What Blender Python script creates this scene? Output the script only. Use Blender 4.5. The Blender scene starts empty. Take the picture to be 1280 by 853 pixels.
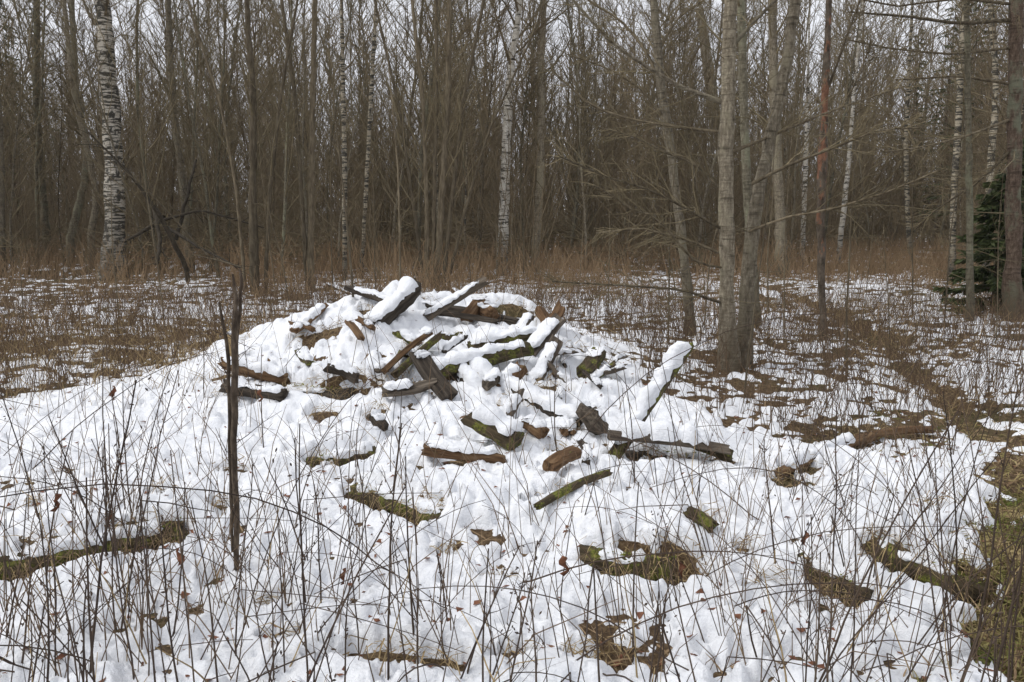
import bpy, math, random
import numpy as np
from mathutils import Matrix, Vector

# ------------------------------------------------------------------ camera
sc = bpy.context.scene
COL = sc.collection
CAM = np.array([0.0, 0.0, 1.70]); PITCH = math.radians(9.0); F = 985.0
cam_d = bpy.data.cameras.new("camera"); cam = bpy.data.objects.new("camera", cam_d); COL.objects.link(cam)
cam.location = CAM; cam.rotation_euler = (math.radians(90) - PITCH, 0, 0)
cam_d.sensor_width = 36; cam_d.lens = F / 1280 * 36; cam_d.clip_start = 0.05; cam_d.clip_end = 2000
sc.camera = cam
# ------------------------------------------------------------------ sky (thin overcast) and sun
SUN_EL, SUN_AZ = math.radians(50), math.radians(255)
w = bpy.data.worlds.new("World"); sc.world = w; w.use_nodes = True
nt = w.node_tree; nt.nodes.clear()
out = nt.nodes.new("ShaderNodeOutputWorld"); bg = nt.nodes.new("ShaderNodeBackground")
sky = nt.nodes.new("ShaderNodeTexSky"); sky.sky_type = 'NISHITA'; sky.sun_disc = False
sky.sun_elevation = SUN_EL; sky.sun_rotation = SUN_AZ; sky.dust_density = 4.0
hs = nt.nodes.new("ShaderNodeHueSaturation"); hs.inputs['Saturation'].default_value = 0.25
tc = nt.nodes.new("ShaderNodeTexCoord"); nz = nt.nodes.new("ShaderNodeTexNoise")
nz.inputs['Scale'].default_value = 2.2; nz.inputs['Detail'].default_value = 4
cr = nt.nodes.new("ShaderNodeValToRGB")
cr.color_ramp.elements[0].position = 0.3; cr.color_ramp.elements[0].color = (7.3, 7.5, 8.1, 1)
cr.color_ramp.elements[1].position = 0.7; cr.color_ramp.elements[1].color = (8.8, 9.0, 9.6, 1)
mx = nt.nodes.new("ShaderNodeMix"); mx.data_type = 'RGBA'; mx.inputs[0].default_value = 0.85
nt.links.new(tc.outputs['Generated'], nz.inputs['Vector']); nt.links.new(nz.outputs['Fac'], cr.inputs['Fac'])
nt.links.new(sky.outputs['Color'], hs.inputs['Color']); nt.links.new(hs.outputs['Color'], mx.inputs[6])
nt.links.new(cr.outputs['Color'], mx.inputs[7]); nt.links.new(mx.outputs[2], bg.inputs['Color'])
bg.inputs['Strength'].default_value = 0.105; nt.links.new(bg.outputs[0], out.inputs[0])
sun_d = bpy.data.lights.new("sun", 'SUN'); sun_d.energy = 1.5; sun_d.angle = math.radians(22); sun_d.color = (1, 0.97, 0.92)
sun = bpy.data.objects.new("sun", sun_d); COL.objects.link(sun)
sdir = Vector((math.sin(SUN_AZ) * math.cos(SUN_EL), math.cos(SUN_AZ) * math.cos(SUN_EL), math.sin(SUN_EL)))
sun.rotation_euler = sdir.to_track_quat('Z', 'Y').to_euler(); sun.location = (0, 0, 30)
vs = sc.view_settings; vs.view_transform = 'Standard'; vs.look = 'None'; vs.gamma = 1; vs.exposure = 0.2; vs.use_curve_mapping = False
sc.cycles.max_bounces = 5; sc.cycles.diffuse_bounces = 3; sc.cycles.glossy_bounces = 1; sc.cycles.volume_bounces = 0

# ------------------------------------------------------------------ helpers
rng = np.random.default_rng(7); random.seed(7)
FW = np.array([0, math.cos(PITCH), -math.sin(PITCH)]); UP = np.array([0, math.sin(PITCH), math.cos(PITCH)])
def ray(px, py):
    return (px - 640) / F * np.array([1.0, 0, 0]) + (426.5 - py) / F * UP + FW
def at(px, py, d):
    r = ray(px, py); return CAM + r * (d / r[1])
_TAB = np.random.default_rng(3).random((256, 256))
def vn(x, y):
    xi = np.floor(x).astype(int); yi = np.floor(y).astype(int); fx = x - xi; fy = y - yi
    fx = fx * fx * (3 - 2 * fx); fy = fy * fy * (3 - 2 * fy)
    a = _TAB[xi % 256, yi % 256]; b = _TAB[(xi + 1) % 256, yi % 256]; c = _TAB[xi % 256, (yi + 1) % 256]; d = _TAB[(xi + 1) % 256, (yi + 1) % 256]
    return (a * (1 - fx) + b * fx) * (1 - fy) + (c * (1 - fx) + d * fx) * fy
def fbm(x, y, o=4, ox=0.0):
    s = 0; a = 0.5; t = 0
    for k in range(o):
        s = s + a * vn(x * 2 ** k + 17.3 * k + ox, y * 2 ** k + 9.1 * k + ox * 1.7); t += a; a *= 0.5
    return s / t
def sst(e0, e1, x):
    t = np.clip((x - e0) / (e1 - e0), 0, 1); return t * t * (3 - 2 * t)
PATH = np.array([(1.85, 1.2), (2.25, 2.6), (2.75, 3.6), (3.25, 4.6), (3.75, 5.8), (4.1, 7.2), (4.5, 8.6), (5.3, 11.2), (6.0, 14.5), (6.2, 19)])
def path_dist(x, y):
    best = np.full(np.shape(x), 1e9)
    for (x0, y0), (x1, y1) in zip(PATH[:-1], PATH[1:]):
        dx, dy = x1 - x0, y1 - y0; t = np.clip(((x - x0) * dx + (y - y0) * dy) / (dx * dx + dy * dy), 0, 1)
        best = np.minimum(best, np.hypot(x - x0 - t * dx, y - y0 - t * dy))
    return best
def mound(x, y):
    sy = np.where(y > 8.8, 1.7, 2.35)
    return np.exp(-((np.abs(x + 0.95) / 2.05) ** 2.3 + (np.abs(y - 8.8) / sy) ** 2.2))
HAZE = 0.0004
BANKS = []
def H(x, y):
    x = np.asarray(x, float); y = np.asarray(y, float)
    z = 0.10 * (fbm(x * .35, y * .35, 3) - .5) + 0.09 * (fbm(x * 1.7 + 40, y * 1.7, 4) - .5) * sst(60, 15, np.hypot(x, y))
    m = mound(x, y)
    z = z + m * (0.78 + 0.62 * (fbm(x * 1.5 + 5, y * 1.5 + 8, 4) - .5))
    z = z + 0.14 * np.exp(-(((x + 2.35) / 0.9) ** 2 + ((y - 4.75) / 0.45) ** 2))
    z = z + 0.10 * np.exp(-(((x - 0.55) / 0.8) ** 2 + ((y - 4.5) / 0.5) ** 2))
    z = z + 0.10 * np.exp(-(((x - 2.0) / 0.5) ** 2 + ((y - 4.05) / 0.4) ** 2))
    z = z - 0.05 * sst(0.5, 0.1, path_dist(x, y))
    for (ax, ay, ux, uy, L, hg, rc) in BANKS:          # snow-banked ground heaped behind half-sunken logs
        dx, dy = x - ax, y - ay; s_ = dx * ux + dy * uy; t = -dx * uy + dy * ux
        z = z + hg * sst(-.03, .06, t) * np.exp(-(np.maximum(t, 0) / rc) ** 2) * sst(-.22, .02, s_) * sst(L + .22, L - .02, s_) - .075 * np.exp(-((t + .10) / .07) ** 2) * sst(-.05, .08, s_) * sst(L + .05, L - .08, s_)
    return z
def hit(px, py):
    return march(px, py, H, np.geomspace(1.3, 120, 220))
def march(px, py, f, ds):
    r = ray(px, py)
    for k in range(2):
        P = CAM + np.outer(ds / r[1], r); below = P[:, 2] < f(P[:, 0], P[:, 1])
        i = int(np.argmax(below)) if below.any() else len(ds) - 1
        if k == 0: ds = np.linspace(ds[max(i - 1, 0)], ds[i], 24)
    return P[i]
def Hs(x, y): return float(H(np.array([x]), np.array([y]))[0])

def mesh_np(name, verts, faces_list, mats=(), smooth=True, midx=None):
    """verts (N,3); faces_list: list of int arrays (M,k)"""
    me = bpy.data.meshes.new(name)
    verts = np.asarray(verts, np.float32); me.vertices.add(len(verts)); me.vertices.foreach_set('co', verts.ravel())
    faces_list = [np.asarray(f, np.int32) for f in faces_list if len(f)]
    nl = sum(f.size for f in faces_list); npoly = sum(len(f) for f in faces_list)
    me.loops.add(nl); me.polygons.add(npoly)
    me.loops.foreach_set('vertex_index', np.concatenate([f.ravel() for f in faces_list]))
    tot = np.concatenate([np.full(len(f), f.shape[1], np.int32) for f in faces_list])
    me.polygons.foreach_set('loop_start', np.concatenate([[0], np.cumsum(tot)[:-1]]).astype(np.int32))
    if midx is not None: me.polygons.foreach_set('material_index', np.asarray(midx, np.int32))
    me.polygons.foreach_set('use_smooth', np.full(npoly, smooth))
    for m in mats: me.materials.append(m)
    me.update(calc_edges=True); me.validate()
    return me
def link(name, me, parent=None, **props):
    o = bpy.data.objects.new(name, me); COL.objects.link(o)
    if parent is not None: o.parent = parent
    for k, v in props.items():
        if v is not None: o[k] = v
    return o
def tube_arrays(pts, rad, sides, jit=0.0):
    """pts (N,P,3), rad (N,P) -> verts, quads"""
    N, P, _ = pts.shape
    t = np.empty_like(pts); t[:, 1:-1] = pts[:, 2:] - pts[:, :-2]; t[:, 0] = pts[:, 1] - pts[:, 0]; t[:, -1] = pts[:, -1] - pts[:, -2]
    t /= np.linalg.norm(t, axis=2, keepdims=True) + 1e-9
    ov = pts[:, -1] - pts[:, 0]; ov /= np.linalg.norm(ov, axis=1, keepdims=True) + 1e-9
    ref = np.where(np.abs(ov[:, 2:3]) > 0.75, np.array([[1.0, 0.2, 0]]), np.array([[0, 0.1, 1.0]]))[:, None, :]
    n1 = np.cross(t, np.broadcast_to(ref, t.shape)); n1 /= np.linalg.norm(n1, axis=2, keepdims=True) + 1e-9
    n2 = np.cross(t, n1)
    a = np.arange(sides) * 2 * math.pi / sides
    rj = rad[:, :, None, None] * (1 + (np.random.default_rng(9).normal(0, jit, (N, P, sides, 1)) if jit else 0))
    v = pts[:, :, None, :] + rj * (np.cos(a)[None, None, :, None] * n1[:, :, None, :] + np.sin(a)[None, None, :, None] * n2[:, :, None, :])
    idx = np.arange(N * P * sides).reshape(N, P, sides); nx = np.roll(idx, -1, axis=2)
    q = np.stack([idx[:, :-1], nx[:, :-1], nx[:, 1:], idx[:, 1:]], -1).reshape(-1, 4)
    return v.reshape(-1, 3), q
class Tubes:
    def __init__(s, jit=0.0): s.b = {}; s.jit = jit
    def add(s, p, r, sides): s.b.setdefault((len(p), sides), []).append((np.asarray(p, float), np.asarray(r, float)))
    def add_many(s, P, R, sides):
        l = s.b.setdefault((P.shape[1], sides), [])
        l.extend(zip(P, R))
    def build(s, name, mats):
        V = []; Q = []; n = 0
        for (P, sides), l in s.b.items():
            v, q = tube_arrays(np.stack([a for a, _ in l]), np.stack([b for _, b in l]), sides, s.jit)
            V.append(v); Q.append(q + n); n += len(v)
        return mesh_np(name, np.concatenate(V), Q, mats)

# ------------------------------------------------------------------ materials
def mat(name, build, rough=0.85):
    m = bpy.data.materials.new(name); m.use_nodes = True; n = m.node_tree; n.nodes.clear()
    o = n.nodes.new("ShaderNodeOutputMaterial"); b = n.nodes.new("ShaderNodeBsdfPrincipled")
    b.inputs['Roughness'].default_value = rough; b.inputs['Specular IOR Level'].default_value = 0.25
    n.links.new(b.outputs[0], o.inputs[0]); build(n, b); return m
def N(n, t, **k):
    x = n.nodes.new("ShaderNode" + t)
    for a, v in k.items():
        if a in x.inputs: x.inputs[a].default_value = v
        else: setattr(x, a, v)
    return x
def ramp(n, src, stops):
    r = n.nodes.new("ShaderNodeValToRGB"); e = r.color_ramp.elements
    while len(e) < len(stops): e.new(0.5)
    for i, (p, c) in enumerate(stops): e[i].position = p; e[i].color = (*c, 1)
    n.links.new(src, r.inputs[0]); return r.outputs[0]
def mixc(n, f, a, b):
    m = n.nodes.new("ShaderNodeMix"); m.data_type = 'RGBA'
    for s, v in ((0, f), (6, a), (7, b)):
        if hasattr(v, 'is_linked') or hasattr(v, 'links'): n.links.new(v, m.inputs[s])
        elif s == 0: m.inputs[0].default_value = v
        else: m.inputs[s].default_value = (*v, 1)
    return m.outputs[2]
def coords(n, scale, space='Object', rnd=True):
    t = N(n, 'TexCoord'); mp = N(n, 'Mapping'); mp.inputs['Scale'].default_value = scale
    if rnd:
        oi = N(n, 'ObjectInfo'); mu = N(n, 'Math', operation='MULTIPLY'); mu.inputs[1].default_value = 37.0
        n.links.new(oi.outputs['Random'], mu.inputs[0])
        va = N(n, 'VectorMath', operation='ADD'); n.links.new(t.outputs[space], va.inputs[0]); n.links.new(mu.outputs[0], va.inputs[1])
        n.links.new(va.outputs[0], mp.inputs['Vector'])
    else: n.links.new(t.outputs[space], mp.inputs['Vector'])
    return mp.outputs[0]
def noise(n, v, scale, detail=5, rough=0.6):
    x = N(n, 'TexNoise'); x.inputs['Scale'].default_value = scale; x.inputs['Detail'].default_value = detail; x.inputs['Roughness'].default_value = rough
    n.links.new(v, x.inputs['Vector']); return x.outputs['Fac']
def bump(n, b, h, strength, dist):
    x = N(n, 'Bump'); x.inputs['Strength'].default_value = strength; x.inputs['Distance'].default_value = dist
    n.links.new(h, x.inputs['Height']); n.links.new(x.outputs[0], b.inputs['Normal'])

def m_snow(n, b):
    v = coords(n, (1, 1, 1), 'Object', False)
    a = noise(n, v, 9, 6); f = noise(n, v, 70, 4, .7)
    n.links.new(ramp(n, a, [(.3, (.82, .84, .88)), (.7, (.90, .91, .93))]), b.inputs['Base Color'])
    # fallen specks of bark and seed
    sp = noise(n, v, 55, 4, .65); spk = ramp(n, sp, [(.70, (0, 0, 0)), (.74, (1, 1, 1))])
    c0 = b.inputs['Base Color'].links[0].from_socket
    n.links.new(mixc(n, spk, c0, (.30, .25, .20)), b.inputs['Base Color'])
    ad = N(n, 'Math', operation='ADD'); n.links.new(a, ad.inputs[0]); mu = N(n, 'Math', operation='MULTIPLY'); mu.inputs[1].default_value = .35
    n.links.new(f, mu.inputs[0]); n.links.new(mu.outputs[0], ad.inputs[1])
    bump(n, b, ad.outputs[0], .8, .04)
SNOW = mat('snow', m_snow, .7)
def m_ground(n, b):
    v = coords(n, (1, 1, 1), 'Object', False)
    a = noise(n, v, 1.3, 4); f = noise(n, v, 26, 6, .7); g = noise(n, v, .7, 3)
    litter = ramp(n, f, [(.25, (.03, .019, .010)), (.45, (.10, .062, .032)), (.62, (.20, .135, .072)), (.8, (.34, .25, .145))])
    grass = ramp(n, f, [(.25, (.02, .02, .008)), (.5, (.07, .075, .025)), (.75, (.19, .18, .075))])
    n.links.new(mixc(n, ramp(n, g, [(.5, (0, 0, 0)), (.62, (1, 1, 1))]), litter, mixc(n, .55, litter, grass)), b.inputs['Base Color'])
    bump(n, b, f, 1.0, .05)
GROUND = mat('leaf_litter_ground', m_ground, .95)
def bark(name, stops, lich=None, scale=(6, 6, 1.3), bs=.7):
    def f(n, b):
        v = coords(n, scale); a = noise(n, v, 3.0, 6, .65)
        c = ramp(n, a, stops)
        if lich:
            v2 = coords(n, (1, 1, .6)); l = noise(n, v2, 2.3, 5, .6)
            c = mixc(n, ramp(n, l, [(.48, (0, 0, 0)), (.62, (1, 1, 1))]), c, lich)
        oi = N(n, 'ObjectInfo'); mr = N(n, 'MapRange'); mr.inputs[3].default_value = .75; mr.inputs[4].default_value = 1.25
        n.links.new(oi.outputs['Random'], mr.inputs[0])
        vm = N(n, 'VectorMath', operation='SCALE'); n.links.new(c, vm.inputs[0]); n.links.new(mr.outputs[0], vm.inputs[3])
        n.links.new(vm.outputs[0], b.inputs['Base Color'])
        bump(n, b, a, bs, .03)
    def f2(n, b):
        v = coords(n, (9, 9, 3)); a = noise(n, v, 3.2, 9, .75); vb = coords(n, (2.5, 2.5, 22)); bd = noise(n, vb, 1.4, 5, .6)
        c = ramp(n, a, stops); c = mixc(n, ramp(n, bd, [(.54, (0, 0, 0)), (.66, (.75, .75, .75))]), c, tuple(x * .9 for x in stops[0][1]))
        v2 = coords(n, (1, 1, .6)); l = noise(n, v2, 2.6, 8, .7)
        c = mixc(n, ramp(n, l, [(.50, (0, 0, 0)), (.60, (.8, .8, .8))]), c, lich)
        t = N(n, 'TexCoord'); sx = N(n, 'SeparateXYZ'); n.links.new(t.outputs['Object'], sx.inputs[0])
        mr = N(n, 'MapRange'); mr.inputs[1].default_value = 1.1; mr.inputs[2].default_value = .0; n.links.new(sx.outputs[2], mr.inputs[0])
        mu = N(n, 'Math', operation='MULTIPLY'); n.links.new(mr.outputs[0], mu.inputs[0]); n.links.new(ramp(n, l, [(.35, (.1, .1, .1)), (.6, (.9, .9, .9))]), mu.inputs[1])
        c = mixc(n, mu.outputs[0], c, (.075, .055, .035))
        oi = N(n, 'ObjectInfo'); mr = N(n, 'MapRange'); mr.inputs[3].default_value = .7; mr.inputs[4].default_value = 1.3; n.links.new(oi.outputs['Random'], mr.inputs[0])
        vm = N(n, 'VectorMath', operation='SCALE'); n.links.new(c, vm.inputs[0]); n.links.new(mr.outputs[0], vm.inputs[3]); n.links.new(vm.outputs[0], b.inputs['Base Color'])
        ad = N(n, 'Math', operation='ADD'); n.links.new(a, ad.inputs[0]); n.links.new(bd, ad.inputs[1]); bump(n, b, ad.outputs[0], 1.0, .03)
    return mat(name, f2 if lich else f, .9)
ALDER = bark('alder_bark', [(.3, (.07, .057, .038)), (.5, (.21, .178, .128)), (.68, (.40, .355, .265))], (.27, .24, .165))
GREEN = bark('lichened_grey_bark', [(.3, (.07, .06, .04)), (.5, (.17, .15, .105)), (.7, (.31, .285, .205))], (.24, .24, .16))
DARK = bark('dark_bark', [(.3, (.055, .042, .026)), (.5, (.12, .096, .062)), (.7, (.20, .165, .11))])
SAPL = bark('dead_sapling_bark', [(.3, (.03, .021, .015)), (.5, (.085, .063, .045)), (.7, (.20, .155, .11))], None, (14, 14, 5))
WET = bark('wet_dark_bark', [(.3, (.022, .018, .012)), (.7, (.065, .052, .036))])
SPRUCE = bark('spruce_bark', [(.3, (.03, .02, .014)), (.5, (.10, .07, .05)), (.7, (.19, .145, .11))], (.15, .16, .11), (8, 8, 2.5), 1.0)
TWIG = bark('twig_bark', [(.3, (.108, .088, .05)), (.7, (.245, .20, .122))], None, (2, 2, 1), .1)
TWIGR = bark('reddish_twig_bark', [(.3, (.118, .09, .053)), (.7, (.255, .20, .125))], None, (2, 2, 1), .1)
STEM = bark('dry_stem', [(.3, (.035, .024, .022)), (.7, (.10, .072, .05))], None, (2, 2, 1), .1)
STEM2 = bark('brown_dry_stem', [(.3, (.075, .048, .03)), (.7, (.21, .145, .09))], None, (1.3, 1.3, .3), .1)
STRAW = bark('straw', [(.3, (.22, .15, .075)), (.7, (.42, .32, .17))], None, (3, 3, 1), .1)
REDST = bark('red_brown_stem', [(.3, (.145, .088, .046)), (.7, (.36, .26, .155))], None, (1.2, 1.2, .2), .1)
def m_birch(n, b, wa=(.36, .32, .25), wb=(.66, .63, .56), th=.0, foot=1.5):
    v = coords(n, (2.2, 2.2, 14)); a = noise(n, v, 1.5, 5, .6)
    v2 = coords(n, (3, 3, 2.2)); c = noise(n, v2, 1.6, 5, .65)
    white = ramp(n, c, [(.3, wa), (.6, wb)])
    m1 = ramp(n, a, [(.53 - th, (0, 0, 0)), (.59 - th, (1, 1, 1))]); m2 = ramp(n, c, [(.57 - th, (0, 0, 0)), (.65 - th, (1, 1, 1))])
    mm = N(n, 'Math', operation='MAXIMUM'); n.links.new(m1, mm.inputs[0]); n.links.new(m2, mm.inputs[1])
    # the old, cracked dark bark at the foot of the trunk
    t = N(n, 'TexCoord'); s = N(n, 'SeparateXYZ'); n.links.new(t.outputs['Object'], s.inputs[0])
    mr = N(n, 'MapRange'); mr.inputs[1].default_value = foot; mr.inputs[2].default_value = .1; n.links.new(s.outputs[2], mr.inputs[0])
    mu = N(n, 'Math', operation='MULTIPLY'); n.links.new(mr.outputs[0], mu.inputs[0]); n.links.new(ramp(n, c, [(.35, (.2, .2, .2)), (.55, (1, 1, 1))]), mu.inputs[1])
    m3 = N(n, 'Math', operation='MAXIMUM'); n.links.new(mm.outputs[0], m3.inputs[0]); n.links.new(mu.outputs[0], m3.inputs[1])
    n.links.new(mixc(n, m3.outputs[0], white, (.055, .05, .04)), b.inputs['Base Color'])
    bump(n, b, a, .4, .02)
BIRCH = mat('birch_bark', m_birch, .8)
OBIRCH = mat('old_birch_bark', lambda n, b: m_birch(n, b, (.30, .26, .20), (.62, .58, .50), .055, 2.6), .85)
YBIRCH = mat('yellowish_birch_bark', lambda n, b: m_birch(n, b, (.20, .17, .12), (.46, .41, .31), .05), .8)
def m_red(n, b):
    v = coords(n, (7, 7, 4)); a = noise(n, v, 2.2, 8, .7)
    v2 = coords(n, (5, 5, 2.4)); c = noise(n, v2, 1.7, 7, .7)
    red = ramp(n, a, [(.35, (.09, .045, .028)), (.65, (.27, .135, .08))]); gr = ramp(n, a, [(.35, (.04, .03, .02)), (.65, (.15, .12, .09))])
    t = N(n, 'TexCoord'); sx = N(n, 'SeparateXYZ'); n.links.new(t.outputs['Object'], sx.inputs[0])     # bark has peeled off higher up
    mr = N(n, 'MapRange'); mr.inputs[1].default_value = .6; mr.inputs[2].default_value = 1.7; mr.inputs[3].default_value = .22; mr.inputs[4].default_value = 0; n.links.new(sx.outputs[2], mr.inputs[0])
    ad = N(n, 'Math', operation='ADD'); n.links.new(c, ad.inputs[0]); n.links.new(mr.outputs[0], ad.inputs[1])
    n.links.new(mixc(n, ramp(n, ad.outputs[0], [(.47, (0, 0, 0)), (.51, (1, 1, 1))]), red, gr), b.inputs['Base Color']); bump(n, b, a, .8, .03)
REDBARK = mat('peeling_red_bark', m_red, .85)
def wood(name, dark, mid, light, moss):
    def f(n, b):
        v = coords(n, (1.2, 14, 14)); g = noise(n, v, 2.5, 7, .65)
        c = ramp(n, g, [(.3, dark), (.5, mid), (.72, light)])
        v2 = coords(n, (1, 1, 1)); mo = noise(n, v2, 9, 8, .72)
        c = mixc(n, ramp(n, mo, [(moss, (0, 0, 0)), (moss + .08, (1, 1, 1))]), c, mixc(n, ramp(n, noise(n, v2, 60, 3, .7), [(.35, (0, 0, 0)), (.65, (1, 1, 1))]), (.03, .035, .007), (.20, .205, .042)))
        n.links.new(c, b.inputs['Base Color']); bump(n, b, g, 1.0, .02)
    return mat(name, f, .9)
WGREY = wood('weathered_grey_wood', (.022, .017, .013), (.10, .08, .06), (.21, .175, .135), .66)
WBROWN = wood('rotten_brown_wood', (.03, .017, .008), (.125, .07, .035), (.25, .165, .09), .64)
WMOSS = wood('mossy_rotten_wood', (.018, .013, .008), (.06, .045, .025), (.13, .10, .06), .49)
WDARK = wood('dark_wet_wood', (.010, .008, .006), (.045, .035, .026), (.12, .10, .078), .70)
def m_needle(n, b):
    v = coords(n, (1, 1, 1)); a = noise(n, v, 3, 3)
    n.links.new(ramp(n, a, [(.3, (.035, .048, .018)), (.7, (.085, .105, .037))]), b.inputs['Base Color'])
NEEDLE = mat('spruce_needles', m_needle, .7)
def m_leaf(n, b):
    a = noise(n, coords(n, (1, 1, 1)), 30, 3)
    n.links.new(ramp(n, a, [(.3, (.09, .035, .02)), (.7, (.23, .10, .055))]), b.inputs['Base Color'])
LEAF = mat('withered_leaf', m_leaf, .8)
def m_gr(n, b):
    a = noise(n, coords(n, (1, 1, 1), 'Object', False), 2.5, 4)
    n.links.new(ramp(n, a, [(.38, (.12, .14, .028)), (.48, (.22, .19, .07)), (.62, (.36, .28, .14))]), b.inputs['Base Color'])
GRASS = mat('green_grass', m_gr, .8)
def m_mo(n, b):
    a = noise(n, coords(n, (1, 1, 1), 'Object', False), 14, 4)
    n.links.new(ramp(n, a, [(.35, (.07, .085, .017)), (.65, (.25, .26, .055))]), b.inputs['Base Color'])
MOSS = mat('moss', m_mo, .9)

# ------------------------------------------------------------------ bare spots in the snow (pixel centre, half width m, half depth m)
HOLES = []
def hole(px, py, rx, ry, ang=0.0):
    p = hit(px, py); HOLES.append((p[0], p[1], rx, ry, ang)); return p
SUNK = []
def sunk(a, b, dia, label, m, rec=.45):
    p = hit(*a); q = hit(*b); SUNK.append((p, q, dia, label, m)); d = q - p; L = float(np.hypot(d[0], d[1]))
    return (p[0], p[1], d[0] / L, d[1] / L, L, dia * .75, rec)
BANKS = [sunk((-40, 730), (228, 668), .13, 'long mossy log with dead grass hanging over it, near the snapped sapling', 'WMOSS'),
         sunk((742, 708), (842, 722), .15, 'rotting mossy log under a snow ledge, straw hanging before it', 'WMOSS'),
         sunk((1105, 708), (1232, 752), .13, 'mossy log by the bare footpath grass, half under snow', 'WMOSS'),
         sunk((1015, 712), (1092, 756), .10, 'small sunken log beside the footpath log', 'WMOSS'),
         sunk((455, 620), (560, 656), .13, 'dark log in the straw-hung hole at the foot of the heap', 'WMOSS'),
         sunk((350, 490), (442, 492), .15, 'log deep in the grassy hollow of the heap', 'WDARK', .3),
         sunk((396, 582), (468, 566), .12, 'grass-hung log below the hollow of the heap', 'WMOSS', .3),
         sunk((790, 572), (905, 578), .08, 'low rotten log under the weathered plank', 'WDARK', .3)]
for (p, q, dia, lb_, m_) in SUNK:
    d = q - p; L = float(np.hypot(d[0], d[1])); rh = np.random.default_rng(int(abs(p[0]) * 999)); nb = max(2, int(L / .17))
    for k_ in range(nb):
        u_ = (k_ + rh.uniform(.2, .8)) / nb; o_ = rh.uniform(-.01, .11); HOLES.append((p[0] + d[0] * u_ + d[1] / L * o_, p[1] + d[1] * u_ - d[0] / L * o_, L / nb * rh.uniform(.35, .72), dia * rh.uniform(.28, .72), math.atan2(d[1], d[0]) + rh.normal(0, .25)))
for a in [(60, 712, .10, .12), (185, 690, .14, .13, .4), (300, 470, .30, .10), (440, 470, .2, .14), (290, 500, .2, .06),
          (405, 522, .10, .08), (470, 520, .08, .08), (530, 655, .14, .07), (850, 690, .09, .07), (860, 725, .10, .06), (880, 655, .07, .05),
          (1095, 690, .06, .05), (470, 832, .16, .06), (550, 840, .10, .06), (770, 825, .07, .10), (740, 835, .06, .05), (640, 828, .09, .05), (715, 830, .05, .05),
          (700, 570, .10, .06), (400, 425, .2, .10), (420, 415, .15, .1), (740, 450, .22, .16), (690, 490, .14, .10), (500, 480, .2, .09),
          (1000, 590, .15, .10), (1090, 545, .45, .07), (335, 765, .06, .04), (280, 640, .07, .05), (690, 625, .15, .03, .5), (985, 605, .16, .10), (290, 590, .10, .06), (560, 700, .05, .04),
          (45, 640, .05, .04), (600, 440, .07, .05), (650, 392, .3, .1), (930, 690, .05, .04), (1160, 640, .05, .05), (960, 735, .10, .05), (210, 620, .08, .04), (350, 815, .06, .03), (620, 735, .05, .03),
          (640, 490, .10, .07), (590, 480, .16, .05, -.6), (640, 508, .16, .04, -.6), (720, 545, .05, .04), (560, 430, .06, .04), (515, 440, .1, .06), (460, 395, .1, .06), (530, 375, .12, .06), (340, 398, .05, .05), (310, 430, .04, .04)]:
    hole(*a)
YBX = [-8, -6, -4.4, -3.4, -2.6, -1, .2, .8, 1.2, 1.7, 2.1, 2.7, 3.3, 6]
YBY = [6.0, 6.6, 7.0, 8.4, 10.2, 11, 10.2, 8.6, 7.3, 6.5, 6.0, 5.2, 4.0, 3.0]
def full_zone(x, y):
    yb = np.interp(x, YBX, YBY) + 1.3 * (fbm(x * .9 + 3, y * .9, 3) - .5)
    return sst(-.8, .5, yb - y)
def snow_m(x, y):
    f = full_zone(x, y); r = np.hypot(x, y)
    n = fbm(x * 3.4, y * 4.6, 5, 20.0); n2 = fbm(x * .55 + 9, y * .55, 3); fine = fbm(x * 13, y * 15, 3, 5.0)
    n = np.clip((n * .5 + fine * .5 - .5) * 3.2 + .5, 0, 1.2)
    patchy = .54 + .55 * (n2 - .5) - .22 * np.exp(-(((x - 2.2) / 1.1) ** 2 + ((y - 8.6) / 1.0) ** 2)) - .30 * np.exp(-(((x + 5.2) / 2.6) ** 2 + ((y - 9.8) / 2.0) ** 2)) \
        - .20 * np.exp(-(((x - 1.2) / 1.0) ** 2 + ((y - 11.5) / 2.4) ** 2)) - .22 * sst(17, 24, r) - .03 * sst(-2.5, -4, x) * sst(7.5, 9, y)
    m = (patchy * (1 - f) + (1.0 + .10 * mound(x, y)) * f) - n
    pd = path_dist(x, y) + .5 * (fbm(x * 2.2, y * 2.2, 3, 7.) - .5)
    wid = np.interp(y, [2, 4, 5, 6, 9, 14], [.5, .2, .03, .0, .0, -.05])
    m = m - .85 * sst(wid + .3, wid - .1, pd)
    m = m - 1.6 * sst(-.05, .3, x - np.interp(y, [1, 2.9, 3.4, 4.2, 4.7], [1.5, 1.72, 2.05, 2.5, 3.6]) + .5 * (fine - .5)) * sst(4.7, 4.2, y)
    for (cx, cy, rx, ry, an) in HOLES:
        c, s = math.cos(an), math.sin(an); dx, dy = x - cx, y - cy
        q = np.hypot((dx * c + dy * s) / rx, (-dx * s + dy * c) / ry)
        k = q < 2.2
        if k.any(): m[k] -= 1.6 * sst(1.35, .65, q[k] + .9 * (fine[k] - .5) + .8 * (n[k] - .5))
    return m, f
def snow_T(x, y):
    m, f = snow_m(x, y)
    t = np.where(m > 0, np.tanh(m * 2.5), np.tanh(m * 4)) * .035
    lum = (fbm(x * 1.5 + 2, y * 1.5, 3) * .075 + np.abs(fbm(x * 4.5, y * 4.5 + 3, 3) - .5) * .085 + .012 * fbm(x * 17, y * 17, 2)) * f
    return t + lum * sst(0, .9, m)

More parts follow.
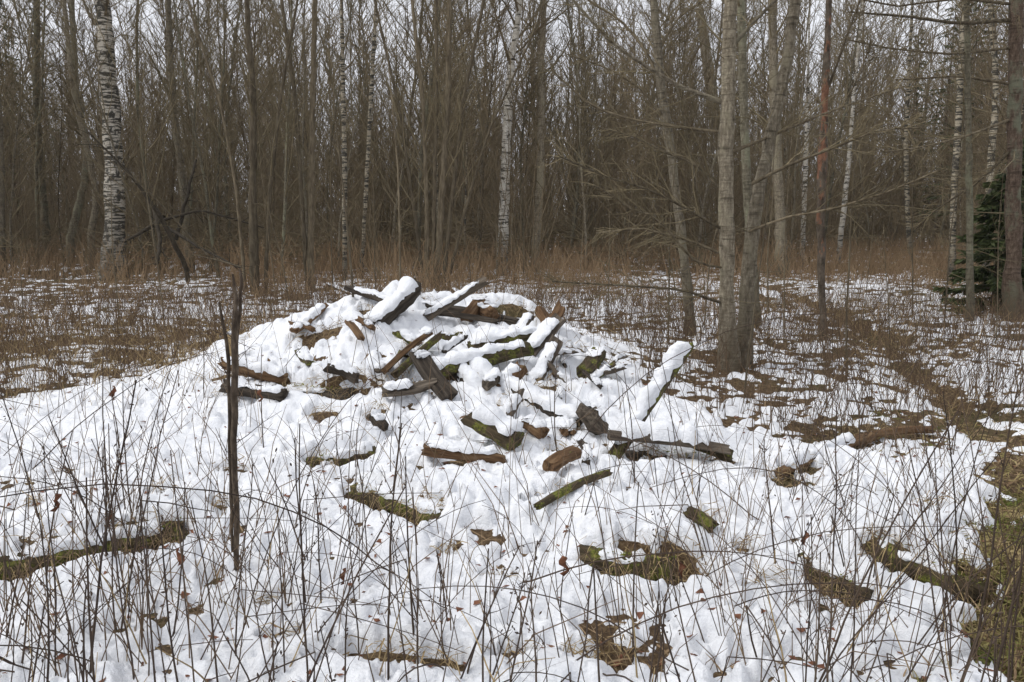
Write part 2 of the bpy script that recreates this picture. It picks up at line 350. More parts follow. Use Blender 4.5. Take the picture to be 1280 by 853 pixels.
# ------------------------------------------------------------------ ground sheet and snow sheet (fine near the woodpile, coarse far away)
def polar_sheet(name, angs, rads, zf, m):
    A, R = np.meshgrid(np.radians(angs), rads); X = (R * np.sin(A)).ravel(); Y = (R * np.cos(A)).ravel()
    Z = zf(X, Y); nr, na = A.shape; idx = np.arange(nr * na).reshape(nr, na)
    q = np.stack([idx[:-1, :-1], idx[:-1, 1:], idx[1:, 1:], idx[1:, :-1]], -1).reshape(-1, 4)
    return mesh_np(name, np.stack([X, Y, Z], 1), [q], [m])
ang_c = np.concatenate([np.linspace(-180, -60, 24, endpoint=False), np.linspace(-60, 60, 220, endpoint=False), np.linspace(60, 180, 25)])
rad_c = np.concatenate([np.geomspace(.3, 30, 190), np.geomspace(31, 900, 40)])
link('ground', polar_sheet('ground', ang_c, rad_c, H, GROUND), kind='structure')
ang_f = np.concatenate([np.linspace(-75, -38, 36, endpoint=False), np.linspace(-38, 38, 510, endpoint=False), np.linspace(38, 75, 37)])
rad_f = np.concatenate([np.geomspace(.9, 2.2, 60, endpoint=False), np.geomspace(2.2, 26, 440, endpoint=False), np.geomspace(26, 90, 40)])
link('snow_cover', polar_sheet('snow_cover', ang_f, rad_f, lambda x, y: H(x, y) + snow_T(x, y), SNOW), kind='structure')
def Hsn(x, y):
    x = np.atleast_1d(np.asarray(x, float)); y = np.atleast_1d(np.asarray(y, float))
    return H(x, y) + np.maximum(snow_T(x, y), 0)

# ------------------------------------------------------------------ trees
def unit(v): return v / (np.linalg.norm(v) + 1e-9)
def wander(p0, d0, L, P, rg, bend=.12, up=0.0):
    pts = [np.array(p0, float)]; d = unit(np.array(d0, float)); s = L / (P - 1)
    for k in range(P - 1):
        d = unit(d + rg.normal(0, bend, 3) + np.array([0, 0, up])); pts.append(pts[-1] + d * s)
    return np.array(pts)
def interp_poly(pts, s):
    k = s * (len(pts) - 1); i = min(int(k), len(pts) - 2); f = k - i
    return pts[i] * (1 - f) + pts[i + 1] * f, unit(pts[i + 1] - pts[i])
def side_dir(t, rg, ang):
    a = rg.normal(0, 1, 3); a = unit(a - t * a.dot(t)); return unit(t * math.cos(ang) + a * math.sin(ang))
def twigs_on(T, pts, L, rg, n, r, lev=2, up=.03, ang=.75, frac=.42, lo=.15):
    for k in range(n):
        s = lo + (1 - lo) * rg.random() ** .8; p, t = interp_poly(pts, s)
        l = L * frac * (1.1 - s * .7) * rg.uniform(.55, 1.2); d = side_dir(t, rg, ang * rg.uniform(.7, 1.3))
        q = wander(p, d, l, 4 if lev > 1 else 3, rg, .13, up)
        rr = r * rg.uniform(.5, .75)
        T.add(q, np.linspace(rr, rr * .35, len(q)), 3)
        if lev > 1: twigs_on(T, q, l, rg, 3 if lev == 2 else 5, rr * .75, lev - 1, up, ang, .55, .2)
def grow_crown(T, trunk, h, rg, n_limb, s0, lenf, r0, up=.10, ang=(.7, 1.1), twn=9, minr=.0035, lowdead=6):
    for k in range(n_limb):
        s = s0 + (1 - s0) * ((k + rg.random()) / n_limb); p, t = interp_poly(trunk, min(s, .99))
        L = h * lenf * (1.15 - s * .8) * rg.uniform(.6, 1.25); d = side_dir(t, rg, rg.uniform(*ang))
        q = wander(p, d, L, 6, rg, .09, up); r = max(r0 * (1 - s) * .5 * rg.uniform(.5, 1.1), minr * 1.8)
        T.add(q, np.linspace(r, minr, 6), 4)
        twigs_on(T, q, L, rg, twn, max(r * .55, minr), 2)
    for k in range(lowdead):
        s = rg.uniform(.04, s0); p, t = interp_poly(trunk, s); L = h * .09 * rg.uniform(.4, 1.5)
        q = wander(p, side_dir(t, rg, rg.uniform(1.0, 1.7)), L, 5, rg, .14, .0)
        T.add(q, np.linspace(minr * 2, minr * .8, 5), 3); twigs_on(T, q, L, rg, 4, minr, 1)
def trunk_poly(h, rg, lean=.02, wob=.05, P=14):
    d = np.array([rg.normal(0, lean), rg.normal(0, lean), 1]); pts = wander((0, 0, -.15), d, h, P, rg, wob * .6, .12)
    pts[0, 2] = -.15; return pts
def tree_obj(name, label, cat, loc, trunks, crown, bark_m, twig_m, group=None, rotz=0):
    root = bpy.data.objects.new(name, None); COL.objects.link(root); root.empty_display_size = .2
    root.location = loc; root.rotation_euler = (0, 0, rotz); root['label'] = label; root['category'] = cat
    if group: root['group'] = group
    for tp, tr, sides in trunks:
        T = Tubes(.05 if len(tp) > 20 else .02); T.add(tp, tr, sides); link('trunk', T.build('trunk', [bark_m]), root)
    if crown is not None and crown.b: link('crown', crown.build('crown', [twig_m]), root)
    return root
def flare(r0, P, taper=.9, fl=.5, fr=.03):
    s = np.linspace(0, 1, P); return r0 * ((1 - s * taper) + fl * np.exp(-s / fr))
def copy_tree(root, loc, rotz, scale, label=None, group=None):
    r = root.copy(); COL.objects.link(r); r.location = loc; r.rotation_euler = (0, 0, rotz); r.scale = (scale * random.uniform(.9, 1.1),) * 2 + (scale,)
    if label: r['label'] = label
    if group: r['group'] = group
    for ch in root.children:
        c = ch.copy(); COL.objects.link(c); c.parent = r
    return r

# --- kinds of tree that stand in the wood behind
KINDS = [('alder_tree', 'bare slender grey alder in the dense wood behind the clearing', ALDER, TWIG, 3),
         ('lichened_tree', 'bare young tree with greenish lichened trunk in the wood behind', GREEN, TWIG, 2),
         ('dark_tree', 'thin dark-stemmed bare tree in the wood behind', DARK, TWIGR, 3),
         ('birch_tree', 'thin white-barked birch among the grey trunks of the wood', YBIRCH, TWIGR, 2)]
GROUPS = ['alders of the wood behind', 'lichened trees of the wood behind', 'dark thin trees of the wood behind', 'thin birches of the wood behind']
protos = []
for ki, (nm, lb, bm, tm, cnt) in enumerate(KINDS):
    for v in range(cnt):
        rg = np.random.default_rng(100 + ki * 20 + v); h = rg.uniform(11, 15) * (0.8 if ki == 2 else 1)
        tp = trunk_poly(h, rg, .06 if ki != 1 else .12, .10); r0 = {0: .048, 1: .044, 2: .027, 3: .034}[ki] * rg.uniform(.8, 1.25)
        C = Tubes(); grow_crown(C, tp, h, rg, {0: 46, 1: 40, 2: 46, 3: 46}[ki], .10 if ki != 3 else .16, .20, r0, up={3: .03}.get(ki, .10), ang=(.5, 1.0), twn=14, minr=.0078, lowdead=20)
        protos.append((ki, (nm, lb, tp, flare(r0, 14, .85, .35), C, bm, tm)))
d_edge_x = [-700, 0, 420, 700, 1000, 1060, 1190, 1230, 1500, 2000]; d_edge = [19, 21, 20.5, 23, 25, 33, 33, 20, 17, 16]
made = {}; spots = []
rp = np.random.default_rng(11)
while len(spots) < 345:
    px = rp.uniform(-260, 1540); de = np.interp(px, d_edge_x, d_edge); d = de + rp.random() ** 1.15 * (52 - de)
    x = (px - 640) / F * d
    if any((x - a) ** 2 + (d - b) ** 2 < .35 for a, b in spots): continue
    spots.append((x, d)); pi = int(rp.integers(len(protos) - (rp.random() < .65) * 2))
    if px > 1060 and rp.random() < .3: pi = len(protos) - 1 - int(rp.integers(2))
    ki, (nm, lb, tp, tr, C, bm, tm) = protos[pi]; loc = (x, d, Hs(x, d)); rz = rp.uniform(0, 6.28); scl = rp.uniform(.8, 1.25)
    if pi not in made:
        made[pi] = tree_obj(nm, lb, 'birch' if ki == 3 else 'tree', loc, [(tp, tr, 7)], C, bm, tm, GROUPS[ki], rz)
    else: copy_tree(made[pi], loc, rz, scl)

# --- the far wood, one mass
T = Tubes(); rg = np.random.default_rng(5)
n = 520; D = rg.uniform(46, 105, n); X = rg.uniform(-.95, .95, n) * D; hh = rg.uniform(11, 17, n) * np.where(D > 80, 1.1, 1)
z0 = H(X, D); P = 5; s = np.linspace(0, 1, P)
lean = rg.normal(0, .035, (n, 2))
pts = np.zeros((n, P, 3)); pts[:, :, 0] = X[:, None] + lean[:, :1] * hh[:, None] * s; pts[:, :, 1] = D[:, None] + lean[:, 1:] * hh[:, None] * s
pts[:, :, 2] = z0[:, None] - .1 + hh[:, None] * s; pts[:, 1:-1, :2] += rg.normal(0, .12, (n, P - 2, 2))
T.add_many(pts, rg.uniform(.06, .13, n)[:, None] * (1 - .85 * s)[None], 3)
K = 125; i = np.repeat(np.arange(n), K); m = len(i); sv = rg.uniform(.04, 1, m)
base = pts[i, 0] + (pts[i, -1] - pts[i, 0]) * sv[:, None]; a = rg.uniform(0, 6.28, m); L = (1.15 - .75 * sv) * rg.uniform(1.2, 3.2, m); el = rg.uniform(.3, 1.0, m)
dv = np.stack([np.cos(a) * np.sin(el), np.sin(a) * np.sin(el), np.cos(el)], 1) * L[:, None]
tw = np.stack([base, base + dv + rg.normal(0, .12, (m, 3))], 1)
T.add_many(tw, np.stack([rg.uniform(.018, .032, m), np.full(m, .013)], 1), 3)
n2 = 9000; D2 = rg.uniform(30, 100, n2); X2 = rg.uniform(-.9, .9, n2) * D2; ok = ~((X2 / D2 > .40) & (X2 / D2 < .58) & (D2 < 36)); D2 = D2[ok]; X2 = X2[ok]; n2 = len(D2)
h2 = rg.uniform(1.5, 6, n2); l2 = rg.normal(0, .22, (n2, 2)); zz = H(X2, D2) - .05
q2 = np.stack([np.stack([X2 + l2[:, 0] * h2 * u * u, D2 + l2[:, 1] * h2 * u, zz + h2 * u], 1) for u in (0, .5, 1.0)], 1); q2[:, 1] += rg.normal(0, .12, (n2, 3))
T.add_many(q2, np.stack([rg.uniform(.012, .026, n2), np.full(n2, .014), np.full(n2, .008)], 1), 3)
link('distant_wood', T.build('distant_wood', [TWIGR]), kind='stuff', label='brown mass of bare trees far behind the clearing', category='wood')

# --- trees one can single out, drawn from the places where they stand
def px_trunk(pts_px, d, dd=0.0, extend=None, P=16, d_base=None):
    """pts_px [(px,py,width px)...] from the foot up, at depth d; returns world points + radii, first point sits on the ground"""
    f = hit(pts_px[0][0], pts_px[0][1]) if d is None else at(pts_px[0][0], pts_px[0][1], d)
    d0 = f[1]; pts = []; rad = []; n = len(pts_px)
    for k, (a, b, wd) in enumerate(pts_px):
        p = at(a, b, d0 + dd * k / max(n - 1, 1)); pts.append(p); rad.append(wd / F * d0 / 2)
    if extend:
        v = unit(pts[-1] - pts[-2]); L = extend - pts[-1][2]
        for q in (.5, 1.0): pts.append(pts[-1] + unit(v + np.array([0, 0, .4])) * L * .5); rad.append(rad[n - 1] * (1 - q * .8))
    pts = np.array(pts); rad = np.array(rad)
    l = np.concatenate([[0], np.cumsum(np.linalg.norm(np.diff(pts, axis=0), axis=1))]); t = np.linspace(0, l[-1], P)
    Q = np.stack([np.interp(t, l, pts[:, k]) for k in range(3)], 1); R = np.interp(t, l, rad)
    K = Q.copy()
    for _ in range(P // 12): K[1:-1] = (K[:-2] + 2 * K[1:-1] + K[2:]) / 4
    K[1:-1, :2] += np.random.default_rng(int(pts_px[0][0])).normal(0, 1, (P - 2, 2)) * np.minimum(R[1:-1, None] * (.22 if P < 30 else .09), .012)
    return K, R
def placed_tree(name, label, cat, trunks_px, d, bm, tm, seed, ext=13, limbs=24, s0=.3, lenf=.2, twn=9, ang=(.5, .95), up=.08, limb_px=(), dd=0.0, minr=.0035, low=8, group=None, fl=.35, sides=10, lr=1.0):
    rg = np.random.default_rng(seed); polys = [px_trunk(t, d, dd, ext, 56) for t in trunks_px]; polys = [(q, r * (1 + .05 * np.interp(np.arange(56), np.arange(0, 57, 2), rg.normal(0, 1, 29)))) for q, r in polys]
    foot = polys[0][0][0].copy(); foot[2] = Hs(foot[0], foot[1])
    C = Tubes(); tl = []
    for k, (q, r) in enumerate(polys):
        q = q - foot
        if abs(trunks_px[k][0][1] - trunks_px[0][0][1]) < 40:
            q[0, 2] = min(q[0, 2], Hs(*(q[0, :2] + foot[:2])) - foot[2] - .12)
            r = r * (1 + fl * np.exp(-np.arange(len(r)) / 2.2))
        tl.append((q, r, sides)); h = q[-1, 2] - q[0, 2]
        grow_crown(C, q, h, rg, limbs, s0, lenf, r[8] * lr, up=up, ang=ang, twn=twn, minr=minr, lowdead=low)
    root = tree_obj(name, label, cat, foot, tl, C, bm, tm, group)
    for lp in limb_px:
        dpt = polys[0][0][0][1]; ddl = lp[0]
        q, r = px_trunk([(a, b, wd) for a, b, wd in lp[1:]], dpt, ddl, None, 9)
        q = q - foot; L = np.linalg.norm(q[-1] - q[0]); TT = Tubes(); TT.add(q, r, 5); lo = link('limb', TT.build('limb', [bm if lp[1][2] > 5 else DARK]), root)
        T2 = Tubes(); twigs_on(T2, q, L, rg, 32, .0095, 2, .02, .7, .36, .12); link('twigs', T2.build('twigs', [tm]), lo, kind='stuff')
    return root
placed_tree('birch_tree', 'big old birch with white bark and dark cracked foot, by the tangle of fallen branches', 'birch',
            [[(141, 350, 31), (144, 290, 24), (143, 210, 22), (138, 130, 20), (130, 30, 18)]], None, OBIRCH, TWIGR, 1, 15, 16, .45, .2, fl=.25, sides=14,
            limb_px=[(.5, (128, 40, 5), (112, 20, 4), (104, 0, 3)), (-.4, (130, 30, 4), (133, 10, 3), (136, -10, 3))])
placed_tree('alder_tree', 'alder with two thick trunks rising from one foot, standing alone in front of the wood', 'alder',
            [[(912, 462, 26), (909, 400, 20), (908, 302, 17), (908, 166, 18), (911, 60, 16), (912, 0, 15)],
             [(929, 458, 22), (933, 370, 17), (939, 302, 17), (947, 242, 15), (969, 151, 14), (984, 86, 13), (994, 0, 12)],
             [(907, 250, 12), (897, 150, 11), (884, 70, 10), (873, 0, 9)]], None, ALDER, TWIG, 2, 9, 13, .42, .2, 7, (.7, 1.2), fl=.3, sides=12, low=5, minr=.003,
            limb_px=[(-.6, (903, 128, 7), (850, 108, 5), (800, 78, 4), (762, 52, 4), (716, 0, 3)), (.5, (898, 165, 4), (840, 158, 4), (790, 150, 3), (740, 134, 3), (690, 88, 2)),
                     (-.8, (905, 288, 4), (860, 262, 3), (815, 238, 3), (760, 222, 2), (700, 196, 2)), (.3, (904, 318, 4), (860, 300, 3), (800, 285, 3), (745, 292, 2)),
                     (-.5, (906, 380, 4), (880, 372, 4), (855, 362, 3), (760, 356, 2), (690, 352, 2)), (.9, (915, 190, 5), (960, 172, 4), (1015, 148, 3), (1070, 128, 2), (1130, 108, 2)),
                     (-.7, (940, 230, 5), (990, 205, 4), (1040, 186, 3), (1100, 162, 2), (1150, 160, 2)), (-.9, (936, 290, 4), (980, 272, 3), (1040, 262, 3), (1110, 240, 2), (1170, 215, 2)),
                     (.6, (905, 240, 4), (870, 205, 3), (830, 190, 3), (790, 170, 2), (750, 160, 2)), (-.9, (906, 335, 3), (870, 330, 3), (820, 270, 2), (790, 262, 2), (745, 232, 2)),
                     (.8, (912, 60, 6), (935, 35, 5), (970, 0, 4), (1000, -30, 3))])
placed_tree('alder_tree', 'slim alder leaning away from the two-trunked alder beside it', 'alder',
            [[(863, 420, 13), (858, 350, 12), (850, 277, 11), (840, 200, 11), (825, 100, 11), (817, 0, 10)]], None, ALDER, TWIG, 3, 9, 14, .4, .2, 8, (.6, 1.0), minr=.003, low=6,
            limb_px=[(.6, (826, 105, 5), (805, 60, 4), (775, 25, 3), (735, 0, 3)), (-.4, (832, 150, 4), (800, 110, 3), (760, 85, 2), (715, 70, 2)), (.5, (822, 60, 4), (850, 20, 3), (880, 0, 3))])
placed_tree('alder_tree', 'grey-green trunk partly hidden behind the two-trunked alder', 'alder',
            [[(944, 408, 14), (940, 340, 12), (933, 220, 11), (929, 100, 10), (926, 0, 9)]], None, GREEN, TWIG, 4, 11, 14, .35, .2, 8, minr=.003)
placed_tree('dead_pine', 'slim dead trunk with peeling red-brown bark standing in the clearing', 'dead tree',
            [[(1030, 426, 11), (1027, 380, 8), (1026, 300, 10), (1027, 230, 11), (1031, 120, 9), (1036, 0, 7)]], None, REDBARK, DARK, 5, 7.5, 3, .6, .12, 3, (.4, .8), low=3, minr=.003, fl=.15,
            limb_px=[(.3, (1035, 112, 3), (1053, 62, 3), (1075, 0, 2)), (-.2, (1044, 145, 3), (1068, 108, 2), (1090, 52, 2))])
B = 'thin birches at the far edge of the clearing'
placed_tree('birch_tree', 'bright white slim birch leaning over, past the clearing near the red dead trunk', 'birch', [[(1046, 338, 7), (1055, 260, 6), (1063, 180, 5), (1068, 110, 4), (1075, 40, 3)]], 27, BIRCH, TWIGR, 6, 11, 20, .45, .16, minr=.005, fl=.1)
placed_tree('birch_tree', 'straight white birch seen just beside the red dead trunk', 'birch', [[(1002, 335, 6), (1006, 240, 6), (1009, 150, 5), (1010, 90, 3)]], 27, BIRCH, TWIGR, 7, 11, 20, .45, .16, minr=.005, fl=.1)
placed_tree('birch_tree', 'greyish birch at the back of the clearing in front of dark conifers', 'birch', [[(1138, 338, 6), (1134, 260, 6), (1132, 180, 5), (1136, 90, 4)]], 27, YBIRCH, TWIGR, 8, 13, 20, .4, .16, minr=.005, fl=.1)
placed_tree('birch_tree', 'tall birch with patchy bark left of the young spruce', 'birch', [[(1190, 352, 8), (1192, 250, 7), (1198, 150, 8), (1204, 40, 6)]], 21, YBIRCH, TWIGR, 9, 13, 18, .4, .16, minr=.004, fl=.1)
placed_tree('birch_tree', 'crooked patchy birch rising behind the young spruce', 'birch', [[(1232, 350, 9), (1236, 250, 8), (1240, 180, 8), (1246, 110, 7), (1240, 40, 7)]], 20, YBIRCH, TWIGR, 10, 13, 18, .4, .16, minr=.004, fl=.1)
placed_tree('grey_tree', 'slim lichen-grey trunk standing before the young spruce', 'tree', [[(1213, 402, 9), (1212, 300, 8), (1211, 180, 7), (1208, 0, 6)]], None, GREEN, TWIG, 11, 9, 18, .35, .2, 8, minr=.003, fl=.2)
placed_tree('birch_tree', 'birch with flaking white bark at the wood edge behind the woodpile', 'birch', [[(627, 335, 13), (631, 240, 12), (634, 160, 11), (637, 100, 9), (650, 0, 7)]], 23, BIRCH, TWIGR, 12, 14, 22, .4, .18, minr=.004, fl=.1)
placed_tree('birch_tree', 'yellowish thin birch, straight, at the wood edge behind the heap', 'birch', [[(431, 345, 6), (431, 200, 6), (428, 80, 5), (427, 0, 4)]], 21, YBIRCH, TWIGR, 13, 13, 20, .35, .16, minr=.004, fl=.1)
placed_tree('birch_tree', 'yellowish thin birch leaning beside the straight one at the wood edge', 'birch', [[(452, 345, 6), (458, 230, 5), (464, 120, 5), (470, 0, 4)]], 21.5, YBIRCH, TWIGR, 14, 13, 20, .35, .16, minr=.004, fl=.1)
placed_tree('willow_clump', 'many-stemmed dark bush tree fanning upward behind the woodpile', 'willow',
            [[(546, 352, 9), (552, 250, 8), (560, 120, 7), (562, 0, 6)], [(534, 352, 6), (533, 240, 5), (528, 120, 5), (515, 0, 4)], [(554, 352, 6), (566, 240, 5), (580, 120, 5), (605, 0, 4)],
             [(530, 352, 4), (516, 250, 4), (500, 140, 3), (468, 0, 3)], [(560, 352, 4), (582, 260, 4), (612, 160, 3), (668, 40, 2)], [(541, 352, 5), (543, 240, 5), (546, 120, 4), (545, 0, 4)]],
            19, DARK, TWIG, 15, 8.5, 15, .22, .26, 8, (.35, .7), minr=.004, low=3, fl=.1, sides=7)
placed_tree('willow_clump', 'dark bush tree of several stems near the big birch', 'willow',
            [[(318, 352, 12), (316, 250, 10), (317, 130, 8), (308, 0, 6)], [(332, 352, 5), (338, 230, 5), (352, 110, 4), (372, 0, 3)], [(306, 352, 4), (296, 240, 4), (276, 130, 3), (240, 20, 3)]],
            18, DARK, TWIG, 16, 8.5, 16, .25, .26, 8, (.45, .8), minr=.004, low=5, fl=.1, sides=7)
placed_tree('alder_tree', 'dark slim double-stemmed tree between the two bush clumps', 'alder', [[(388, 352, 9), (389, 250, 8), (391, 120, 7), (394, 0, 6)], [(384, 352, 6), (377, 250, 5), (370, 130, 5), (352, 0, 4)]], 18.5, DARK, TWIG, 17, 9, 16, .3, .24, 8, (.5, .85), minr=.004, fl=.1, sides=7)
for k, (lb, tr, d, bm) in enumerate([
    ('pale crooked trunk beyond the big birch, leaning over', [(86, 305, 9), (104, 235, 9), (110, 190, 8), (95, 110, 7), (90, 0, 6)], 27, GREEN),
    ('pale trunk beyond the big birch, bent at mid-height', [(58, 292, 9), (52, 220, 8), (45, 130, 8), (46, 0, 7)], 28, GREEN),
    ('pale twin-looking trunk close beside the big birch foot', [(112, 300, 8), (122, 250, 8), (112, 200, 7), (92, 120, 6), (80, 0, 5)], 26, ALDER),
    ('pale upright trunk at the clearing edge left of the big birch', [(2, 330, 9), (1, 200, 8), (-6, 60, 7)], 23, ALDER),
    ('grey trunk with pale patches right of the dark bush tree', [(236, 320, 10), (230, 240, 9), (216, 130, 8), (210, 0, 7)], 24, ALDER),
    ('smooth pale alder at the wood edge before the flaking birch', [(668, 330, 11), (676, 220, 10), (676, 110, 9), (680, 0, 7)], 24, ALDER),
    ('thick grey alder deep behind the red dead trunk', [(978, 345, 15), (974, 250, 13), (968, 140, 12), (965, 0, 10)], 22, ALDER)]):
    placed_tree('alder_tree', lb, 'tree', [tr], d, bm, TWIG, 40 + k, 13, 22, .25, .2, 8, minr=.004, fl=.2, sides=8)
# --- big spruce with bare drooping branches, and young spruces
def spruce_crown(h, rg, n_br, s0, L0, droop, cards, bare=0.0):
    Tb = Tubes(); V = []; Fc = []; nv = 0
    for k in range(n_br):
        s = s0 + (1 - s0) * (k + rg.random()) / n_br; z = h * s; L = L0 * (1.05 - s) * rg.uniform(.7, 1.1) + .15; a = rg.uniform(0, 6.28)
        q = wander((0, 0, z), (math.cos(a), math.sin(a), .15 - droop), L, 6, rg, .06, -.05 * droop + .02); Tb.add(q, np.linspace(.012, .003, 6), 3)
        for j in range(cards):
            u = rg.uniform(.1, 1); p, t = interp_poly(q, u); side = unit(np.cross(t, [0, 0, 1])) * rg.choice([-1, 1])
            d = unit(t * .7 + side * rg.uniform(.2, 1) + np.array([0, 0, rg.uniform(-.7, .05)])); l = rg.uniform(.10, .26) * (1.2 - u * .5)
            wv = unit(np.cross(d, rg.normal(0, 1, 3))) * rg.uniform(.014, .03)
            V += [p, p + d * l * .5 + wv, p + d * l, p + d * l * .5 - wv]; Fc.append((nv, nv + 1, nv + 2, nv + 3)); nv += 4
    return Tb, np.array(V), np.array(Fc)
def spruce(name, label, loc, h, r, seed, n_br, s0, L0, droop, cards, group=None):
    rg = np.random.default_rng(seed); root = bpy.data.objects.new(name, None); COL.objects.link(root); root.location = loc
    root['label'] = label; root['category'] = 'spruce'
    if group: root['group'] = group
    T = Tubes(); T.add(trunk_poly(h, rg, .005, .01), flare(r, 14, .9, .3), 9); link('trunk', T.build('trunk', [SPRUCE]), root)
    Tb, V, Fc = spruce_crown(h, rg, n_br, s0, L0, droop, cards); link('branches', Tb.build('branches', [DARK]), root)
    link('crown', mesh_np('crown', V, [Fc], [NEEDLE]), root); return root
sp = placed_tree('spruce_tree', 'massive rough-barked spruce trunk with long bare dead branches', 'spruce', [[(1266, 400, 20), (1266, 340, 18), (1268, 200, 16), (1270, 0, 15)]], None, SPRUCE, TWIG, 21, 14, 60, .12, .18, 9, (1.2, 1.8), up=-.01, minr=.003, fl=.3, sides=14, low=16, lr=.22,
            limb_px=[(-1.2, (1262, 25, 5), (1200, 30, 4), (1130, 20, 3), (1060, 15, 2)), (-.6, (1262, 60, 4), (1190, 68, 3), (1120, 62, 2), (1060, 50, 2)), (.5, (1262, 105, 4), (1200, 95, 3), (1120, 100, 2)),
                     (-.9, (1262, 150, 4), (1210, 170, 3), (1150, 185, 2), (1105, 190, 2)), (.6, (1262, 190, 4), (1220, 230, 3), (1170, 262, 2), (1140, 290, 2)), (-1, (1262, 5, 4), (1200, -2, 3), (1120, 8, 2), (1080, 0, 2))])
p = hit(1252, 395); spruce('young_spruce', 'small dark green young spruce beside the massive spruce trunk', (p[0], p[1] + .3, p[2]), 2.4, .03, 31, 85, .04, .8, .25, 110)
p = at(1276, 330, 15.5); spruce('young_spruce', 'dark green young spruce half hidden behind the massive spruce trunk', (p[0], 15.5, Hs(p[0], 15.5)), 3.2, .04, 32, 85, .03, 1.0, .25, 100)
for k, (px, d, h) in enumerate([(1165, 40, 13), (1125, 46, 12), (1195, 36, 12), (1215, 42, 15), (30, 38, 14), (75, 44, 15), (-30, 34, 13), (1300, 30, 13)]):
    x = (px - 640) / F * d
    spruce('spruce_tree', 'dark green spruce standing in the bare wood ' + ('beyond the big birch' if px < 300 else 'behind the clearing'), (x, d, Hs(x, d)), h, .11, 60 + k, 95, .14, 2.3, .35, 34, 'spruces beyond the big birch' if px < 300 else 'spruces behind the clearing')

# --- bare bushes under the trees
rp = np.random.default_rng(19); bushes = []
for v in range(4):
    rg = np.random.default_rng(200 + v); C = Tubes(); st = Tubes()
    for k in range(9):
        a = rg.uniform(0, 6.28); L = rg.uniform(2.2, 4.6); q = wander((math.cos(a) * .12, math.sin(a) * .12, -.1), (math.cos(a) * rg.uniform(.05, .6), math.sin(a) * rg.uniform(.05, .6), 1), L, 7, rg, .09, .03)
        st.add(q, np.linspace(.014, .005, 7), 4); twigs_on(C, q, L, rg, 11, .0075, 2, .04, .6, .36, .12)
    bushes.append((st, C))
bmade = {}
for k in range(190):
    px = rp.uniform(-150, 1450); d = np.interp(px, d_edge_x, d_edge) + (rp.uniform(-1.5, 12) if k < 75 else rp.uniform(5, 30)); x = (px - 640) / F * d; v = k % 4; sc_ = rp.uniform(.7, 1.2) if k < 75 else rp.uniform(1.1, 2.2)
    if v not in bmade:
        r = bpy.data.objects.new('bare_bush', None); COL.objects.link(r); r['label'] = 'bare twiggy bush growing under the trees at the wood edge'; r['category'] = 'bush'; r['group'] = 'bare bushes at the wood edge'
        link('stems', bushes[v][0].build('stems', [TWIGR]), r); link('crown', bushes[v][1].build('crown', [TWIGR]), r); r.location = (x, d, Hs(x, d)); bmade[v] = r
    else: copy_tree(bmade[v], (x, d, Hs(x, d)), rp.uniform(0, 6.28), sc_, *(('tall bare many-stemmed shrub deep among the trunks of the wood', 'tall shrubs deep in the wood') if k >= 75 else ()))

